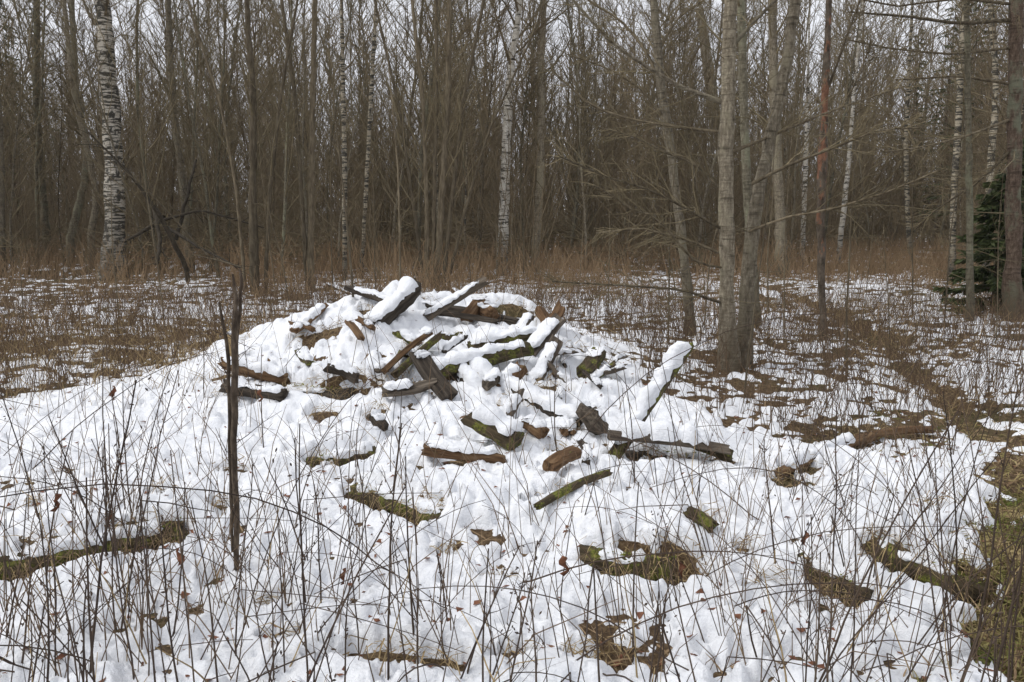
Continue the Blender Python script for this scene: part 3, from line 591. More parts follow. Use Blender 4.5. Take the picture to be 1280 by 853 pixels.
# ------------------------------------------------------------------ old boards and logs of the woodpile
def hit_s(px, py):
    d = hit(px, py)[1]; return march(px, py, Hsn, np.linspace(d * .8, d + .05, 40))
PG = 'old boards and logs of the woodpile'
def beam(name, label, a, b, wd, th, m, dd=0.0, roll=0.0, snow=None, ext=.12, shape='plank', cat=None, seed=0, d0=None, group=PG, sw=1.0, near=.10, ends=None):
    rg = np.random.default_rng(seed + (int(a[0] * 7 + b[1]) if a else int(abs(ends[0][0]) * 1000)))
    if ends: p0, p1 = ends
    else: p0 = hit_s(*a) if d0 is None else at(a[0], a[1], d0); p0 = at(a[0], a[1], p0[1] - near) + np.array([0, 0, .012]); p1 = at(b[0], b[1], p0[1] + dd)
    u = unit(p1 - p0); p0 = p0 - u * ext; L = np.linalg.norm(p1 - p0); v = unit(np.cross([0, 0, 1], u)); ww = np.cross(u, v)
    cr_, sr_ = math.cos(roll), math.sin(roll); y = v * cr_ + ww * sr_; z = -v * sr_ + ww * cr_
    M = Matrix(((u[0], y[0], z[0], p0[0]), (u[1], y[1], z[1], p0[1]), (u[2], y[2], z[2], p0[2]), (0, 0, 0, 1)))
    if shape == 'plank':
        bv = .18 * th; cs = np.array([(-wd / 2, -th / 2 + bv), (-wd / 2 + bv, -th / 2), (0, -th / 2), (wd / 2 - bv, -th / 2), (wd / 2, -th / 2 + bv), (wd / 2, th / 2 - bv), (wd / 2 - bv, th / 2), (0, th / 2), (-wd / 2 + bv, th / 2), (-wd / 2, th / 2 - bv)])
    else:
        an = np.arange(14) * 2 * math.pi / 14; cs = np.stack([np.cos(an) * wd / 2, np.sin(an) * th / 2], 1) * (1 + rg.normal(0, .05, 14))[:, None]
    S = max(8, int(L / .06)); k = len(cs); xs = np.linspace(0, L, S)
    bend = rg.normal(0, .012, 2); V = np.zeros((S, k, 3))
    V[:, :, 0] = xs[:, None]
    kn = np.stack([np.interp(xs, np.linspace(0, L, 7), rg.normal(0, .05 * min(wd, th), 7)) for _ in range(k)], 1)
    sc1 = 1 + np.interp(xs, np.linspace(0, L, 6), rg.normal(0, .05, 6))[:, None]
    V[:, :, 1] = cs[None, :, 0] * sc1 + kn + (bend[0] * np.sin(xs / L * 3.1))[:, None]; V[:, :, 2] = cs[None, :, 1] * sc1 + kn * .5 + (bend[1] * np.sin(xs / L * 3.1))[:, None]
    V += rg.normal(0, .02 * min(wd, th), V.shape)
    jag = rg.normal(0, .018, k) + (cs[:, 0] / wd) * rg.normal(0, .05); V[-1, :, 0] += jag; V[0, :, 0] -= np.abs(rg.normal(0, .015, k))
    idx = np.arange(S * k).reshape(S, k); nx = np.roll(idx, -1, 1); q = np.stack([idx[:-1], idx[1:], nx[1:], nx[:-1]], -1).reshape(-1, 4)
    Vf = V.reshape(-1, 3); c0, c1 = len(Vf), len(Vf) + 1; Vf = np.vstack([Vf, V[0].mean(0), V[-1].mean(0)])
    t0 = np.stack([np.full(k, c0), idx[0], nx[0]], 1); t1 = np.stack([np.full(k, c1), nx[-1], idx[-1]], 1)
    me = mesh_np(name, Vf, [q, t0, t1], [m], smooth=(shape != 'plank'))
    o = link(name, me, None, label=label, category=cat or name.split('_')[-1], group=group, kind='thing'); o.matrix_world = M
    if snow:
        s0, s1, hgt = snow; nS = max(10, int(L * (s1 - s0) / .028)); t = np.linspace(s0, s1, nS)
        hw = (abs(wd / 2 * cr_) + abs(th / 2 * sr_)) * 1.06 * sw; top = abs(th / 2 * cr_) + abs(wd / 2 * sr_)
        edge = np.clip(np.minimum((t - s0) / max(.03 / L, .02), (s1 - t) / max(.03 / L, .02)), 0, 1) ** .5
        fn = lambda a_: np.interp(t, np.linspace(s0, s1, max(6, int(L * 14))), rg.uniform(1 - a_, 1 + a_, max(6, int(L * 14))))
        hp = hgt * .72 * edge * fn(.7); wp = hw * (.25 + .75 * edge) * np.minimum(fn(.3), 1.08); off = (fn(.9) - 1) * hw * .12
        K = 11; an = np.linspace(-.25, math.pi + .25, K); W = np.zeros((nS, K, 3)); c = p0[None] + np.outer(t * L, u)
        bz = bend[1] * np.sin(t * 3.1); by = bend[0] * np.sin(t * 3.1)
        sup = np.sign(np.cos(an)) * np.abs(np.cos(an)) ** .75; sz = np.where(np.sin(an) > 0, np.abs(np.sin(an)) ** .8, np.sin(an) * 1.4)
        W = c[:, None] + (off + by)[:, None, None] * v + wp[:, None, None] * sup[None, :, None] * v + ((top * .8 + bz)[:, None] + hp[:, None] * sz[None])[:, :, None] * ww
        W += rg.normal(0, .0045, W.shape); W -= (np.clip(rg.normal(0, 1, (nS, 1, 1)), -1, 1) * .004) * ww
        iw = np.array(M.inverted()); Wl = W.reshape(-1, 3) @ iw[:3, :3].T + iw[:3, 3]
        ix = np.arange(nS * K).reshape(nS, K); q = np.stack([ix[:-1, :-1], ix[:-1, 1:], ix[1:, 1:], ix[1:, :-1]], -1).reshape(-1, 4)
        link('snow_cap', mesh_np('snow_cap', Wl, [q, ix[0][None, ::-1], ix[-1][None]], [SNOW]), o)
    return o
L_ = 'log'; A = (0.0, 1.0)
beam('wooden_log', 'thick round log end thickly capped with snow, jutting up at the top of the heap', (478, 396), (518, 360), .17, .17, WDARK, .35, 0, (.0, 1.0, .07), .2, L_)
beam('wooden_board', 'dark board with a strip of snow, slanting down to the thick snowy log', (492, 379), (437, 360), .09, .06, WDARK, .3, 0, (.0, .9, .03), .1)
beam('wooden_pole', 'snow-topped pole at the far end of the heap beside the slanting dark board', (446, 372), (408, 355), .06, .06, WGREY, .4, 0, A + (.03,), .1, L_, 'pole')
beam('wooden_pole', 'short snowy stick poking out behind the slanting dark board', (452, 366), (471, 358), .05, .05, WGREY, .2, 0, A + (.03,), .1, L_, 'pole')
beam('wooden_board', 'grey board snow-covered on top, rising steeply over the long bare beam', (543, 392), (605, 351), .10, .06, WGREY, .25, .25, (0, .93, .035), .1)
beam('wooden_beam', 'long bare dark beam lying across the top of the heap', (540, 386), (645, 404), .10, .08, WDARK, -.3, .2, (.0, .22, .02), .15)
beam('wooden_board', 'second bare dark board lying just under the long bare beam', (546, 394), (620, 402), .08, .05, WDARK, -.15, -.2, None, .1)
beam('wooden_block', 'brown block end behind the rising grey board', (588, 392), (601, 374), .15, .10, WBROWN, .25, .2, (.7, 1, .02), .1)
beam('wooden_block', 'pale chunk tipped over behind the rising grey board', (585, 376), (566, 362), .10, .06, WBROWN, .3, .3, (.6, 1, .02), .1)
beam('wooden_log', 'log at the heap top, end-on, brown and bare', (612, 392), (598, 380), .14, .14, WBROWN, .4, .2, (.1, .9, .02), .1, L_)
beam('wooden_log', 'slim snowy log lying level below the long bare beam', (600, 434), (672, 418), .11, .11, WMOSS, .25, 0, A + (.06,), .1, L_)
beam('wooden_log', 'long fat log under a round roll of snow, mossy along its lower side', (562, 462), (655, 437), .15, .14, WMOSS, .35, 0, A + (.08,), .2, L_)
beam('wooden_log', 'short log with green moss patch showing, above the fat snowy log', (560, 424), (590, 420), .09, .09, WMOSS, .1, 0, (0, .4, .03), .05, L_)
beam('wooden_board', 'short board end leaning up at the side of the heap, snow down one face', (672, 432), (698, 399), .13, .06, WGREY, .3, .5, (0, .85, .035), .12)
beam('wooden_board', 'broad brown board end behind the leaning snow-faced one', (684, 412), (702, 382), .12, .05, WBROWN, .35, .3, (.0, .5, .02), .12)
beam('wooden_block', 'squarish brown chunk at the side of the heap, tilted', (682, 404), (674, 388), .12, .09, WBROWN, .2, .5, None, .1)
beam('wooden_board', 'narrow snowy board pointing up, near the end of the long bare beam', (648, 416), (662, 394), .08, .05, WGREY, .2, .2, (0, 1, .03), .1)
beam('wooden_board', 'steep narrow plank with snow along one edge below the leaning board ends', (676, 466), (696, 426), .12, .045, WGREY, .25, .7, (0, .9, .045), .12)
beam('wooden_board', 'bare reddish-brown board leaning up out of the snow in mid-heap', (487, 460), (540, 415), .12, .05, WBROWN, .35, -.55, (.82, 1, .03), .06)
beam('wooden_board', 'mossy bare board lying against the reddish-brown one in mid-heap', (500, 465), (549, 420), .11, .055, WMOSS, .30, -.4, None, .06)
beam('wooden_board', 'dark bare board crossing under the reddish-brown one, snow cushion on its tip', (555, 488), (524, 443), .15, .05, WDARK, .25, -.3, (.86, 1.0, .05), .08)
beam('wooden_board', 'low grey board lying under the crossing boards', (488, 490), (540, 478), .10, .05, WGREY, .1, .4, (.0, .6, .06), .05)
beam('wooden_block', 'small board end poking out of the snow above the reddish-brown board', (448, 420), (437, 404), .07, .04, WBROWN, .15, .2, None, .06)
beam('wooden_block', 'tiny wood stub above the small board end', (460, 408), (448, 399), .05, .05, WBROWN, .1, .3, (.0, .5, .02), .06)
beam('wooden_beam', 'long square beam buried under a roll of snow, slanting down the front', (578, 474), (685, 545), .12, .09, WDARK, -.75, 0, A + (.09,), .2, near=.04, sw=1.15)
beam('wooden_beam', 'second long beam under snow, side by side with the first slanting one', (592, 466), (728, 530), .12, .09, WDARK, -.8, 0, A + (.09,), .2, near=.04, sw=1.15)
beam('wooden_block', 'large broken chunk with a mossy corner under a pillow of snow', (640, 552), (592, 523), .16, .13, WMOSS, .15, .3, A + (.07,), .03)
beam('wooden_block', 'small square end of a beam beside the large broken chunk', (672, 540), (655, 528), .10, .08, WBROWN, .1, .2, (.0, 1, .05), .04)
beam('wooden_plank', 'reddish rotten plank lying level with snow along its top', (536, 564), (622, 572), .10, .075, WBROWN, -.02, .15, (.0, 1.0, .05), .02)
beam('wooden_block', 'grey block end-on with a hood of snow, standing apart before the big leaning beam', (746, 532), (735, 516), .12, .10, WGREY, -.05, .4, (.2, 1, .045), .05)
beam('wooden_block', 'splintered brown stump end under grass before the big leaning beam', (694, 582), (720, 566), .09, .07, WBROWN, .15, .3, None, .05)
beam('wooden_block', 'cut block with pale end in the middle of the heap', (632, 482), (650, 462), .11, .10, WBROWN, .1, .1, (.0, 1, .05), .05)
beam('wooden_block', 'small stub next to the cut block in the middle of the heap', (612, 480), (624, 470), .08, .08, WGREY, .1, .1, (.0, 1, .05), .05)
beam('wooden_beam', 'big beam leaning steeply out of the heap, thick rib of snow along it', (778, 556), (861, 430), .085, .075, WMOSS, .45, .35, (.1, .985, .075), .15)
beam('wooden_plank', 'weathered plank lying behind the big leaning beam, deep snow on top', (782, 549), (908, 562), .12, .065, WGREY, -.05, -.25, (.05, .85, .11), .1, near=.30)
beam('wooden_log', 'dark mossy log end sticking out beyond the weathered plank', (868, 556), (914, 570), .08, .08, WMOSS, -.1, 0, None, .05, L_)
beam('wooden_block', 'grassy chunk of rotten wood beside the trampled litter, right of the leaning board ends', (735, 462), (748, 440), .14, .12, WMOSS, .3, .2, (.5, 1, .02), .1)
beam('wooden_board', 'flat scrap of board with snow on it at the litter edge', (758, 466), (778, 458), .09, .04, WGREY, .15, 0, (.0, 1, .02), .05)
beam('wooden_pole', 'short stick lying at the litter edge, snow on top', (770, 455), (782, 446), .04, .04, WGREY, .2, 0, (.0, 1, .02), .05, L_, 'pole')
beam('wooden_log', 'cut log lying level at the heap side behind the snapped sapling', (325, 468), (279, 454), .11, .11, WBROWN, .1, 0, (.0, 1, .06), .25, L_)
beam('wooden_log', 'lower cut log stacked below the level one behind the snapped sapling', (328, 492), (279, 482), .11, .11, WDARK, .1, 0, (.0, .9, .05), .2, L_)
beam('wooden_block', 'dark squared timber end in the grassy hollow of the heap', (432, 470), (411, 460), .09, .08, WDARK, .05, .1, (.0, 1, .05), .1)
beam('wooden_block', 'dark wood lump showing in a small hole in the snow below the hollow', (474, 530), (464, 516), .08, .07, WDARK, .05, .1, (.2, 1, .03), .05)
beam('wooden_pole', 'broken brown branch wood at the heap shoulder', (385, 412), (366, 404), .07, .05, WBROWN, .1, .2, (.2, 1, .02), .06, L_, 'pole')
beam('wooden_board', 'snowy board slanting at the heap shoulder', (376, 408), (404, 382), .10, .05, WBROWN, .3, 0, (.0, 1, .05), .1)
beam('wooden_pole', 'thin mossy-edged lath lying in the snow before the heap', (676, 634), (762, 590), .05, .03, WMOSS, .42, .3, None, .02, L_, 'pole')
rw0 = np.random.default_rng(5)
for (p, q, dia, lb_, m_) in SUNK:
    u_ = unit(q - p); nrm = np.array([-u_[1], u_[0], 0]); za = Hs(*(p - nrm * .12)[:2]) + .015; zb = Hs(*(q - nrm * .12)[:2]) + .01; hb = rw0.uniform(.0, .25), rw0.uniform(.6, .98)
    beam('wooden_log', lb_, None, None, dia * 1.1, dia, globals()[m_], shape=L_, ext=.05, ends=(np.array([p[0], p[1], za + dia * .2]), np.array([q[0], q[1], zb + dia * .2])), group='rotting logs under the snow', snow=(*hb, .045), sw=.75)
beam('wooden_log', 'tiny mossy log end poking from smooth snow', (868, 648), (892, 660), .07, .07, WMOSS, -.05, 0, None, .03, L_, group='rotting logs under the snow')
rw = np.random.default_rng(77)
for k in range(20):
    px, py = rw.uniform(330, 800), rw.uniform(385, 590)
    if py < 385 + abs(px - 560) * .28: py += 60
    an = rw.uniform(0, 6.28); l = rw.uniform(14, 38)
    beam('wooden_scrap', 'small weathered scrap of wood half buried in the snow of the heap', (px, py), (px + math.cos(an) * l, py - abs(math.sin(an)) * l * .5 - 3), rw.uniform(.03, .08), rw.uniform(.03, .05), [WGREY, WBROWN, WDARK, WMOSS][k % 4], rw.uniform(.05, .3), rw.uniform(-.6, .6), (0, rw.uniform(.6, 1), .045), .08, 'plank' if k % 2 else L_, 'wood scrap', group='half-buried scraps of wood on the heap', near=.02)
beam('fallen_branch', 'fallen branch lying on the clearing with snow along its upper side', (985, 590), (1092, 545), .075, .075, WBROWN, .85, 0, (.05, .75, .06), .1, L_, 'branch', group=None)
beam('fallen_branch', 'bare brown end of a fallen branch running on toward the footpath', (1085, 548), (1165, 538), .06, .06, WBROWN, .2, 0, None, .1, L_, 'branch', group=None)
beam('cut_post', 'pale cut post stub just behind the snapped sapling', (290, 446), (288, 414), .075, .06, STRAW, .02, .1, (.9, 1, .02), .1)

# ------------------------------------------------------------------ snapped sapling and fallen tangle
def stick_thing(name, label, cat, parts, d, m, tm, seed, twn=6):
    """parts: list of (part name, dd, [(px,py,w)...], twigs?)"""
    rg = np.random.default_rng(seed); f = hit_s(*parts[0][2][0][:2]) if d is None else at(*parts[0][2][0][:2], d); d = f[1]
    foot = np.array([f[0], f[1], Hs(f[0], f[1])]); root = bpy.data.objects.new(name, None); COL.objects.link(root); root.location = foot; root['label'] = label; root['category'] = cat
    for nm, dd, pp, tw in parts:
        q, r = px_trunk(pp, d + (dd if isinstance(dd, tuple) else (0, dd))[0], dd[1] if isinstance(dd, tuple) else dd, None, 14)
        q = q - foot; T = Tubes(); T.add(q, r, 7); o = link(nm, T.build(nm, [m]), root)
        if tw:
            T2 = Tubes(); twigs_on(T2, q, np.linalg.norm(q[-1] - q[0]), rg, tw, r.min() * .8, 2, .0, .8, .3, .15); link('twigs', T2.build('twigs', [tm]), o, kind='stuff')
    return root
stick_thing('snapped_sapling', 'snapped-off dead sapling with forked brown stem standing in the snow', 'sapling',
            [('trunk', -.02, [(296, 712, 7), (297, 660, 8), (292, 560, 8), (294, 480, 9), (292, 425, 9), (297, 385, 6), (291, 343, 3)], 7),
             ('stem', .05, [(291, 690, 4), (288, 600, 5), (287, 500, 5), (285, 440, 5), (278, 400, 4), (274, 378, 3)], 4),
             ('stem', .05, [(294, 430, 6), (299, 395, 5), (302, 345, 4), (300, 336, 2)], 4)], None, SAPL, STEM, 71)
stick_thing('fallen_tree', 'dark fallen tree top tangled beside the big birch', 'fallen tree',
            [('trunk', -1.5, [(235, 352, 6), (225, 315, 6), (200, 270, 5), (165, 220, 3), (110, 165, 1.5)], 14), ('limb', -2.0, [(210, 285, 5), (250, 310, 3), (300, 335, 2)], 9), ('limb', .6, [(205, 275, 4), (250, 262, 3), (330, 285, 2)], 12),
             ('limb', .5, [(205, 272, 6), (178, 290, 5), (160, 300, 3)], 8), ('limb', -1, [(192, 258, 5), (200, 300, 5), (196, 330, 4)], 6), ('limb', .8, [(220, 300, 5), (235, 240, 4), (245, 200, 3)], 8)], 18.5, WET, WET, 72)
stick_thing('hanging_branch', 'long thin broken branch sloping down over the snapped sapling', 'branch',
            [('stem', -.6, [(262, 322, 2), (240, 300, 2), (215, 270, 2), (170, 225, 1.5), (130, 195, 1)], 5), ('stem', .2, [(302, 334, 2), (270, 325, 2), (240, 318, 1)], 3)], 12.5, DARK, TWIG, 73)

# ------------------------------------------------------------------ thin saplings
rp = np.random.default_rng(23); sap = []
for v in range(5):
    rg = np.random.default_rng(300 + v); h = rg.uniform(2.2, 4.2); T = Tubes(); q = wander((0, 0, -.05), (rg.normal(0, .05), rg.normal(0, .05), 1), h, 10, rg, .03, .05); T.add(q, np.linspace(.014, .003, 10), 5)
    C = Tubes(); twigs_on(C, q, h, rg, 12, .005, 2, .05, .6, .22, .25); sap.append((T, C))
smade = {}
sp_ = [(345, 372), (362, 378), (418, 372), (442, 380), (470, 372), (500, 366), (250, 388), (205, 400), (82, 392), (150, 410), (528, 362), (590, 372), (720, 390), (760, 400), (835, 430), (980, 430), (880, 408), (1078, 420), (1112, 440), (1180, 410), (1140, 400), (960, 395), (1245, 430), (800, 380), (655, 372), (30, 420), (118, 368), (1060, 470), (690, 380), (620, 368), (930, 500), (280, 372)]
for k, (px, py) in enumerate(sp_):
    p = hit(px, py); v = k % 5; loc = (p[0], p[1], p[2])
    if v not in smade:
        r = bpy.data.objects.new('bare_sapling', None); COL.objects.link(r); r['label'] = 'thin bare sapling standing in the clearing litter'; r['category'] = 'sapling'; r['group'] = 'thin saplings of the clearing'
        link('trunk', sap[v][0].build('trunk', [DARK]), r); link('twigs', sap[v][1].build('twigs', [TWIG]), r, kind='stuff'); r.location = loc; smade[v] = r
    else: copy_tree(smade[v], loc, rp.uniform(0, 6.28), rp.uniform(.5, 1.1))

# ------------------------------------------------------------------ dry stalks
def stalk_protos(kind, nvar, m):
    L = []
    for v in range(nvar):
        rg = np.random.default_rng(500 + v + len(kind) * 31); h = rg.uniform(.45, .95); T = Tubes(); C = Tubes(); r = rg.uniform(.0026, .0044)
        if kind in ('bare', 'leaf', 'twiggy'):
            q = wander((0, 0, -.06), (rg.normal(0, .14), rg.normal(0, .14), 1), h, 8, rg, .045, .0)
        elif kind == 'straw':
            q = wander((0, 0, -.06), (rg.normal(0, .3), rg.normal(0, .3), 1), h * .75, 8, rg, .08, -.06); r *= .8
        elif kind == 'bent':
            q1 = wander((0, 0, -.06), (rg.normal(0, .2), rg.normal(0, .2), 1), h * .55, 5, rg, .04); a = rg.uniform(0, 6.28)
            q2 = wander(q1[-1], (math.cos(a), math.sin(a), rg.uniform(-.5, .1)), h * .6, 4, rg, .05, -.05); q = np.vstack([q1, q2[1:]])
        else:
            h *= 1.9; a = rg.uniform(0, 6.28); q = wander((0, 0, -.06), (math.cos(a), math.sin(a), 1.1), h, 12, rg, .03, -.10); r *= .8
            q[:, 2] = np.maximum(q[:, 2], -.03)
        T.add(q, np.linspace(r, r * .45, len(q)), 5)
        if kind == 'twiggy':
            twigs_on(C, q, h, rg, 8, r * .65, 1, .05, .6, .22, .35)
            for k in range(9):
                p, t = interp_poly(q, rg.uniform(.55, 1)); p = p + rg.normal(0, .022, 3); d = rg.normal(0, 1, 3); d /= np.linalg.norm(d); C.add([p - d * .006, p, p + d * .006], [.001, .003, .001], 4)
        if kind == 'cane': twigs_on(C, q, h, rg, 6, r * .5, 1, .0, .8, .16, .2)
        if kind == 'bent': twigs_on(C, q, h, rg, 3, r * .5, 1, .0, .8, .18, .3)
        me = T.build('stalk', [m]); ce = C.build('side_twigs', [m]) if C.b else None; le = None
        if kind == 'leaf':
            V = []; Fq = []; p, t = interp_poly(q, .62)
            for j in range(7):
                u = j / 6; wv = .014 * math.sin(math.pi * min(u * 1.05 + .04, 1)) * rg.uniform(.7, 1.2); c = p + np.array([.012 + .01 * math.sin(u * 7), .006 * math.cos(u * 9), -.075 * u])
                V += [c + [-wv, .012 * math.sin(u * 8), 0], c + [0, .012, 0], c + [wv, -.01 * math.cos(u * 6), 0]]
            for j in range(6):
                b = j * 3; Fq += [(b, b + 1, b + 4, b + 3), (b + 1, b + 2, b + 5, b + 4)]
            le = mesh_np('leaf', np.array(V), [np.array(Fq)], [LEAF])
        L.append((me, ce, le))
    return L
ST = [('bare_stalk', 'bare', 9, STEM, 170, 'thin bare dark stalk standing upright in the snow', 'bare dark stalks'),
      ('seedy_stalk', 'twiggy', 7, STEM, 80, 'dark dry stalk with short side twigs and seed heads', 'seedy dark stalks'),
      ('broken_stalk', 'bent', 6, STEM, 55, 'dry stalk snapped and bent over sharply above the snow', 'snapped dry stalks'),
      ('arching_cane', 'cane', 6, STEM, 75, 'long thin dark cane arching low over the snow', 'arching canes'),
      ('straw_stalk', 'straw', 6, STRAW, 70, 'pale straw-coloured dry grass stalk in the snow', 'pale straw stalks'),
      ('leafy_stalk', 'leaf', 3, STEM, 9, 'dark stalk with one withered red-brown leaf hanging', 'stalks with a withered leaf')]
rp = np.random.default_rng(29)
CL = []
def stalk_spot(mind=0):
    if len(CL) > 40 and rp.random() < .55:
        c = CL[int(rp.integers(len(CL)))]; x = c[0] + rp.normal(0, .10); y = c[1] + rp.normal(0, .10)
        if y > mind: return np.array([x, y, float(Hsn(x, y)[0])])
    while True:
        px = rp.uniform(-60, 1340); py = rp.uniform(470, 1050)
        wgt = .45 - .5 * (px > 1230) + .5 * sst(420, 100, px) + .5 * sst(880, 1000, px) + .45 * sst(640, 800, py) - .35 * (abs(px - 620) < 130) * (py < 640)
        if rp.random() < wgt / 1.4: break
    if py > 850: py = 850 + (py - 850) * 1.2
    p = hit_s(px, min(py, 1080) if not mind else min(py, 830)); CL.append(p); return p
for nm, kd, nv, m, cnt, lb, gp in ST:
    pr = stalk_protos(kd, nv, m)
    for k in range(cnt):
        if kd == 'leaf': p = hit_s(*[(128, 700), (150, 560), (60, 720), (700, 760), (1010, 760), (330, 560), (420, 770), (880, 800), (215, 800)][k])
        else: p = stalk_spot(3.2 if kd == 'cane' else 0)
        me, ce, le = pr[k % nv]; o = link(nm, me, None, label=lb, category='cane' if kd == 'cane' else 'stalk', group=gp)
        o.location = (p[0], p[1], p[2]); o.rotation_euler = (rp.normal(0, .14), rp.normal(0, .14), rp.uniform(0, 6.28)); s_ = rp.uniform(.7, 1.3); o.scale = (s_, s_, s_)
        if ce: link('side_twigs', ce, o, kind='stuff')
        if le: link('leaf', le, o)

# ------------------------------------------------------------------ uncountable undergrowth
def stems_stuff(name, label, cat, X, Y, h, r, lean, m, seed, sides=3, us=(0, .5, 1.0)):
    rg = np.random.default_rng(seed); n = len(X); z = H(X, Y) - .03; l = rg.normal(0, 1, (n, 2)) * lean
    q = np.stack([np.stack([X + l[:, 0] * h * u ** 1.4, Y + l[:, 1] * h * u ** 1.4, z + h * u * (1 - .15 * u)], 1) for u in us], 1); q[:, 1:] += rg.normal(0, .02, (n, len(us) - 1, 3)) * h[:, None, None]
    T = Tubes(); T.add_many(q, r[:, None] * np.array([[1, .8, .4] if len(us) == 3 else [1, .5]]), sides); link(name, T.build(name, [m]), kind='stuff', label=label, category=cat)
rp = np.random.default_rng(31)
def scatter(n, pxr, dr, pw=1.0):
    px = rp.uniform(*pxr, n); d = dr[0] + (dr[1] - dr[0]) * rp.random(n) ** pw; return (px - 640) / F * d, d
# red-brown belt along the wood edge
X, Y = scatter(46000, (-250, 1530), (9.5, 36), .9); k = (rp.random(len(X)) < sst(.34, .55, fbm(X * .5, Y * .5, 3)) * (.28 + .72 * sst(13.0, 18, Y)) * (mound(X, Y) < .25)); X, Y = X[k], Y[k]
stems_stuff('red_brown_undergrowth', 'red-brown belt of dry weeds along the edge of the wood', 'undergrowth', X, Y, rp.uniform(.35, 1.3, len(X)) * (.5 + .5 * sst(14, 20, Y)) * (.45 + 1.1 * fbm(X * .8, Y * .5, 3, 50.)), rp.uniform(.004, .009, len(X)), .33, REDST, 1, 3, (0, 1.0))
# thin dark weeds over the clearing
X, Y = scatter(17000, (-250, 1530), (5.5, 17), .85); k = (full_zone(X, Y) < .6) & (fbm(X * .8, Y * .8, 3, 3.) > .36) & (mound(X, Y) < .25); X, Y = X[k], Y[k]
stems_stuff('dry_weeds', 'thin dark dry weeds all over the clearing', 'weeds', X, Y, rp.uniform(.22, .75, len(X)), rp.uniform(.0025, .005, len(X)), .26, STEM2, 2)
# tan grass patches left of the heap and along the clearing
X, Y = scatter(22000, (-250, 1530), (6.5, 20), .8)
wg = 1.6 * np.exp(-(((X + 5.2) / 2.6) ** 2 + ((Y - 9.6) / 2.2) ** 2)) + .25 * (fbm(X * .7, Y * .7, 3, 11.) > .52) + .5 * np.exp(-(((X - 6.5) / 2.5) ** 2 + ((Y - 14) / 1.6) ** 2)) + .35 * sst(1.0, .2, path_dist(X, Y))
k = (rp.random(len(X)) < wg) & (mound(X, Y) < .3); X, Y = X[k], Y[k]
stems_stuff('tan_dry_grass', 'tan dry grass beside the heap and in the clearing', 'grass', X, Y, rp.uniform(.12, .5, len(X)), rp.uniform(.0022, .004, len(X)), .6, STRAW, 3)
# fine stalks in the snow round the heap, the rest of the countable ones
n = 1700; P3 = np.array([hit(*p) for p in zip(rp.uniform(-60, 1340, n), 400 + 460 * rp.random(n))])
k = rp.random(n) < (.35 + .6 * sst(420, 120, 640 + P3[:, 0] / P3[:, 1] * F) + .6 * sst(860, 1000, 640 + P3[:, 0] / P3[:, 1] * F) + .2); X, Y = P3[k, 0], P3[k, 1]
stems_stuff('fine_stalks', 'fine dry stalks sticking out of the snow round the heap', 'stalks', X, Y, rp.uniform(.2, .75, len(X)), rp.uniform(.0016, .003, len(X)), .34, STEM2, 4, 4)
# litter blades: ribbons
def ribbons(name, label, cat, base, dirs, L, wd, m, droop):
    n = len(base); P = 4; s = np.linspace(0, 1, P); side = np.cross(dirs, np.random.default_rng(1).normal(0, 1, (n, 3))); side /= np.linalg.norm(side, axis=1, keepdims=True)
    c = base[:, None] + dirs[:, None] * (L[:, None, None] * s[None, :, None]); c[:, :, 2] -= droop[:, None] * L[:, None] * s[None] ** 2
    wv = side[:, None] * (wd[:, None] * np.array([1, .9, .7, .15])[None])[:, :, None]
    V = np.stack([c - wv, c + wv], 2).reshape(-1, 3); ix = np.arange(n * P * 2).reshape(n, P, 2)
    q = np.stack([ix[:, :-1, 0], ix[:, :-1, 1], ix[:, 1:, 1], ix[:, 1:, 0]], -1).reshape(-1, 4); link(name, mesh_np(name, V, [q], [m]), kind='stuff', label=label, category=cat)
bs = []; dr_ = []; Ls = []; dp = []
for (cx, cy, rx, ry, an) in HOLES:
    k = int(22 + 420 * rx * ry ** .5); a = rp.uniform(0, 6.28, k); q = np.sqrt(rp.random(k)); lx = np.cos(a) * rx * q; ly = np.sin(a) * ry * q
    x = cx + lx * math.cos(an) - ly * math.sin(an); y = cy + lx * math.sin(an) + ly * math.cos(an); z = H(x, y) + rp.uniform(.0, .10, k)
    bs.append(np.stack([x, y, z], 1)); d = np.stack([rp.normal(0, .6, k), rp.normal(-.35, .5, k), rp.uniform(.1, 1.0, k)], 1); dr_.append(d / np.linalg.norm(d, axis=1, keepdims=True)); Ls.append(rp.uniform(.08, .26, k)); dp.append(rp.uniform(.5, 1.5, k))
mb = []; md = []
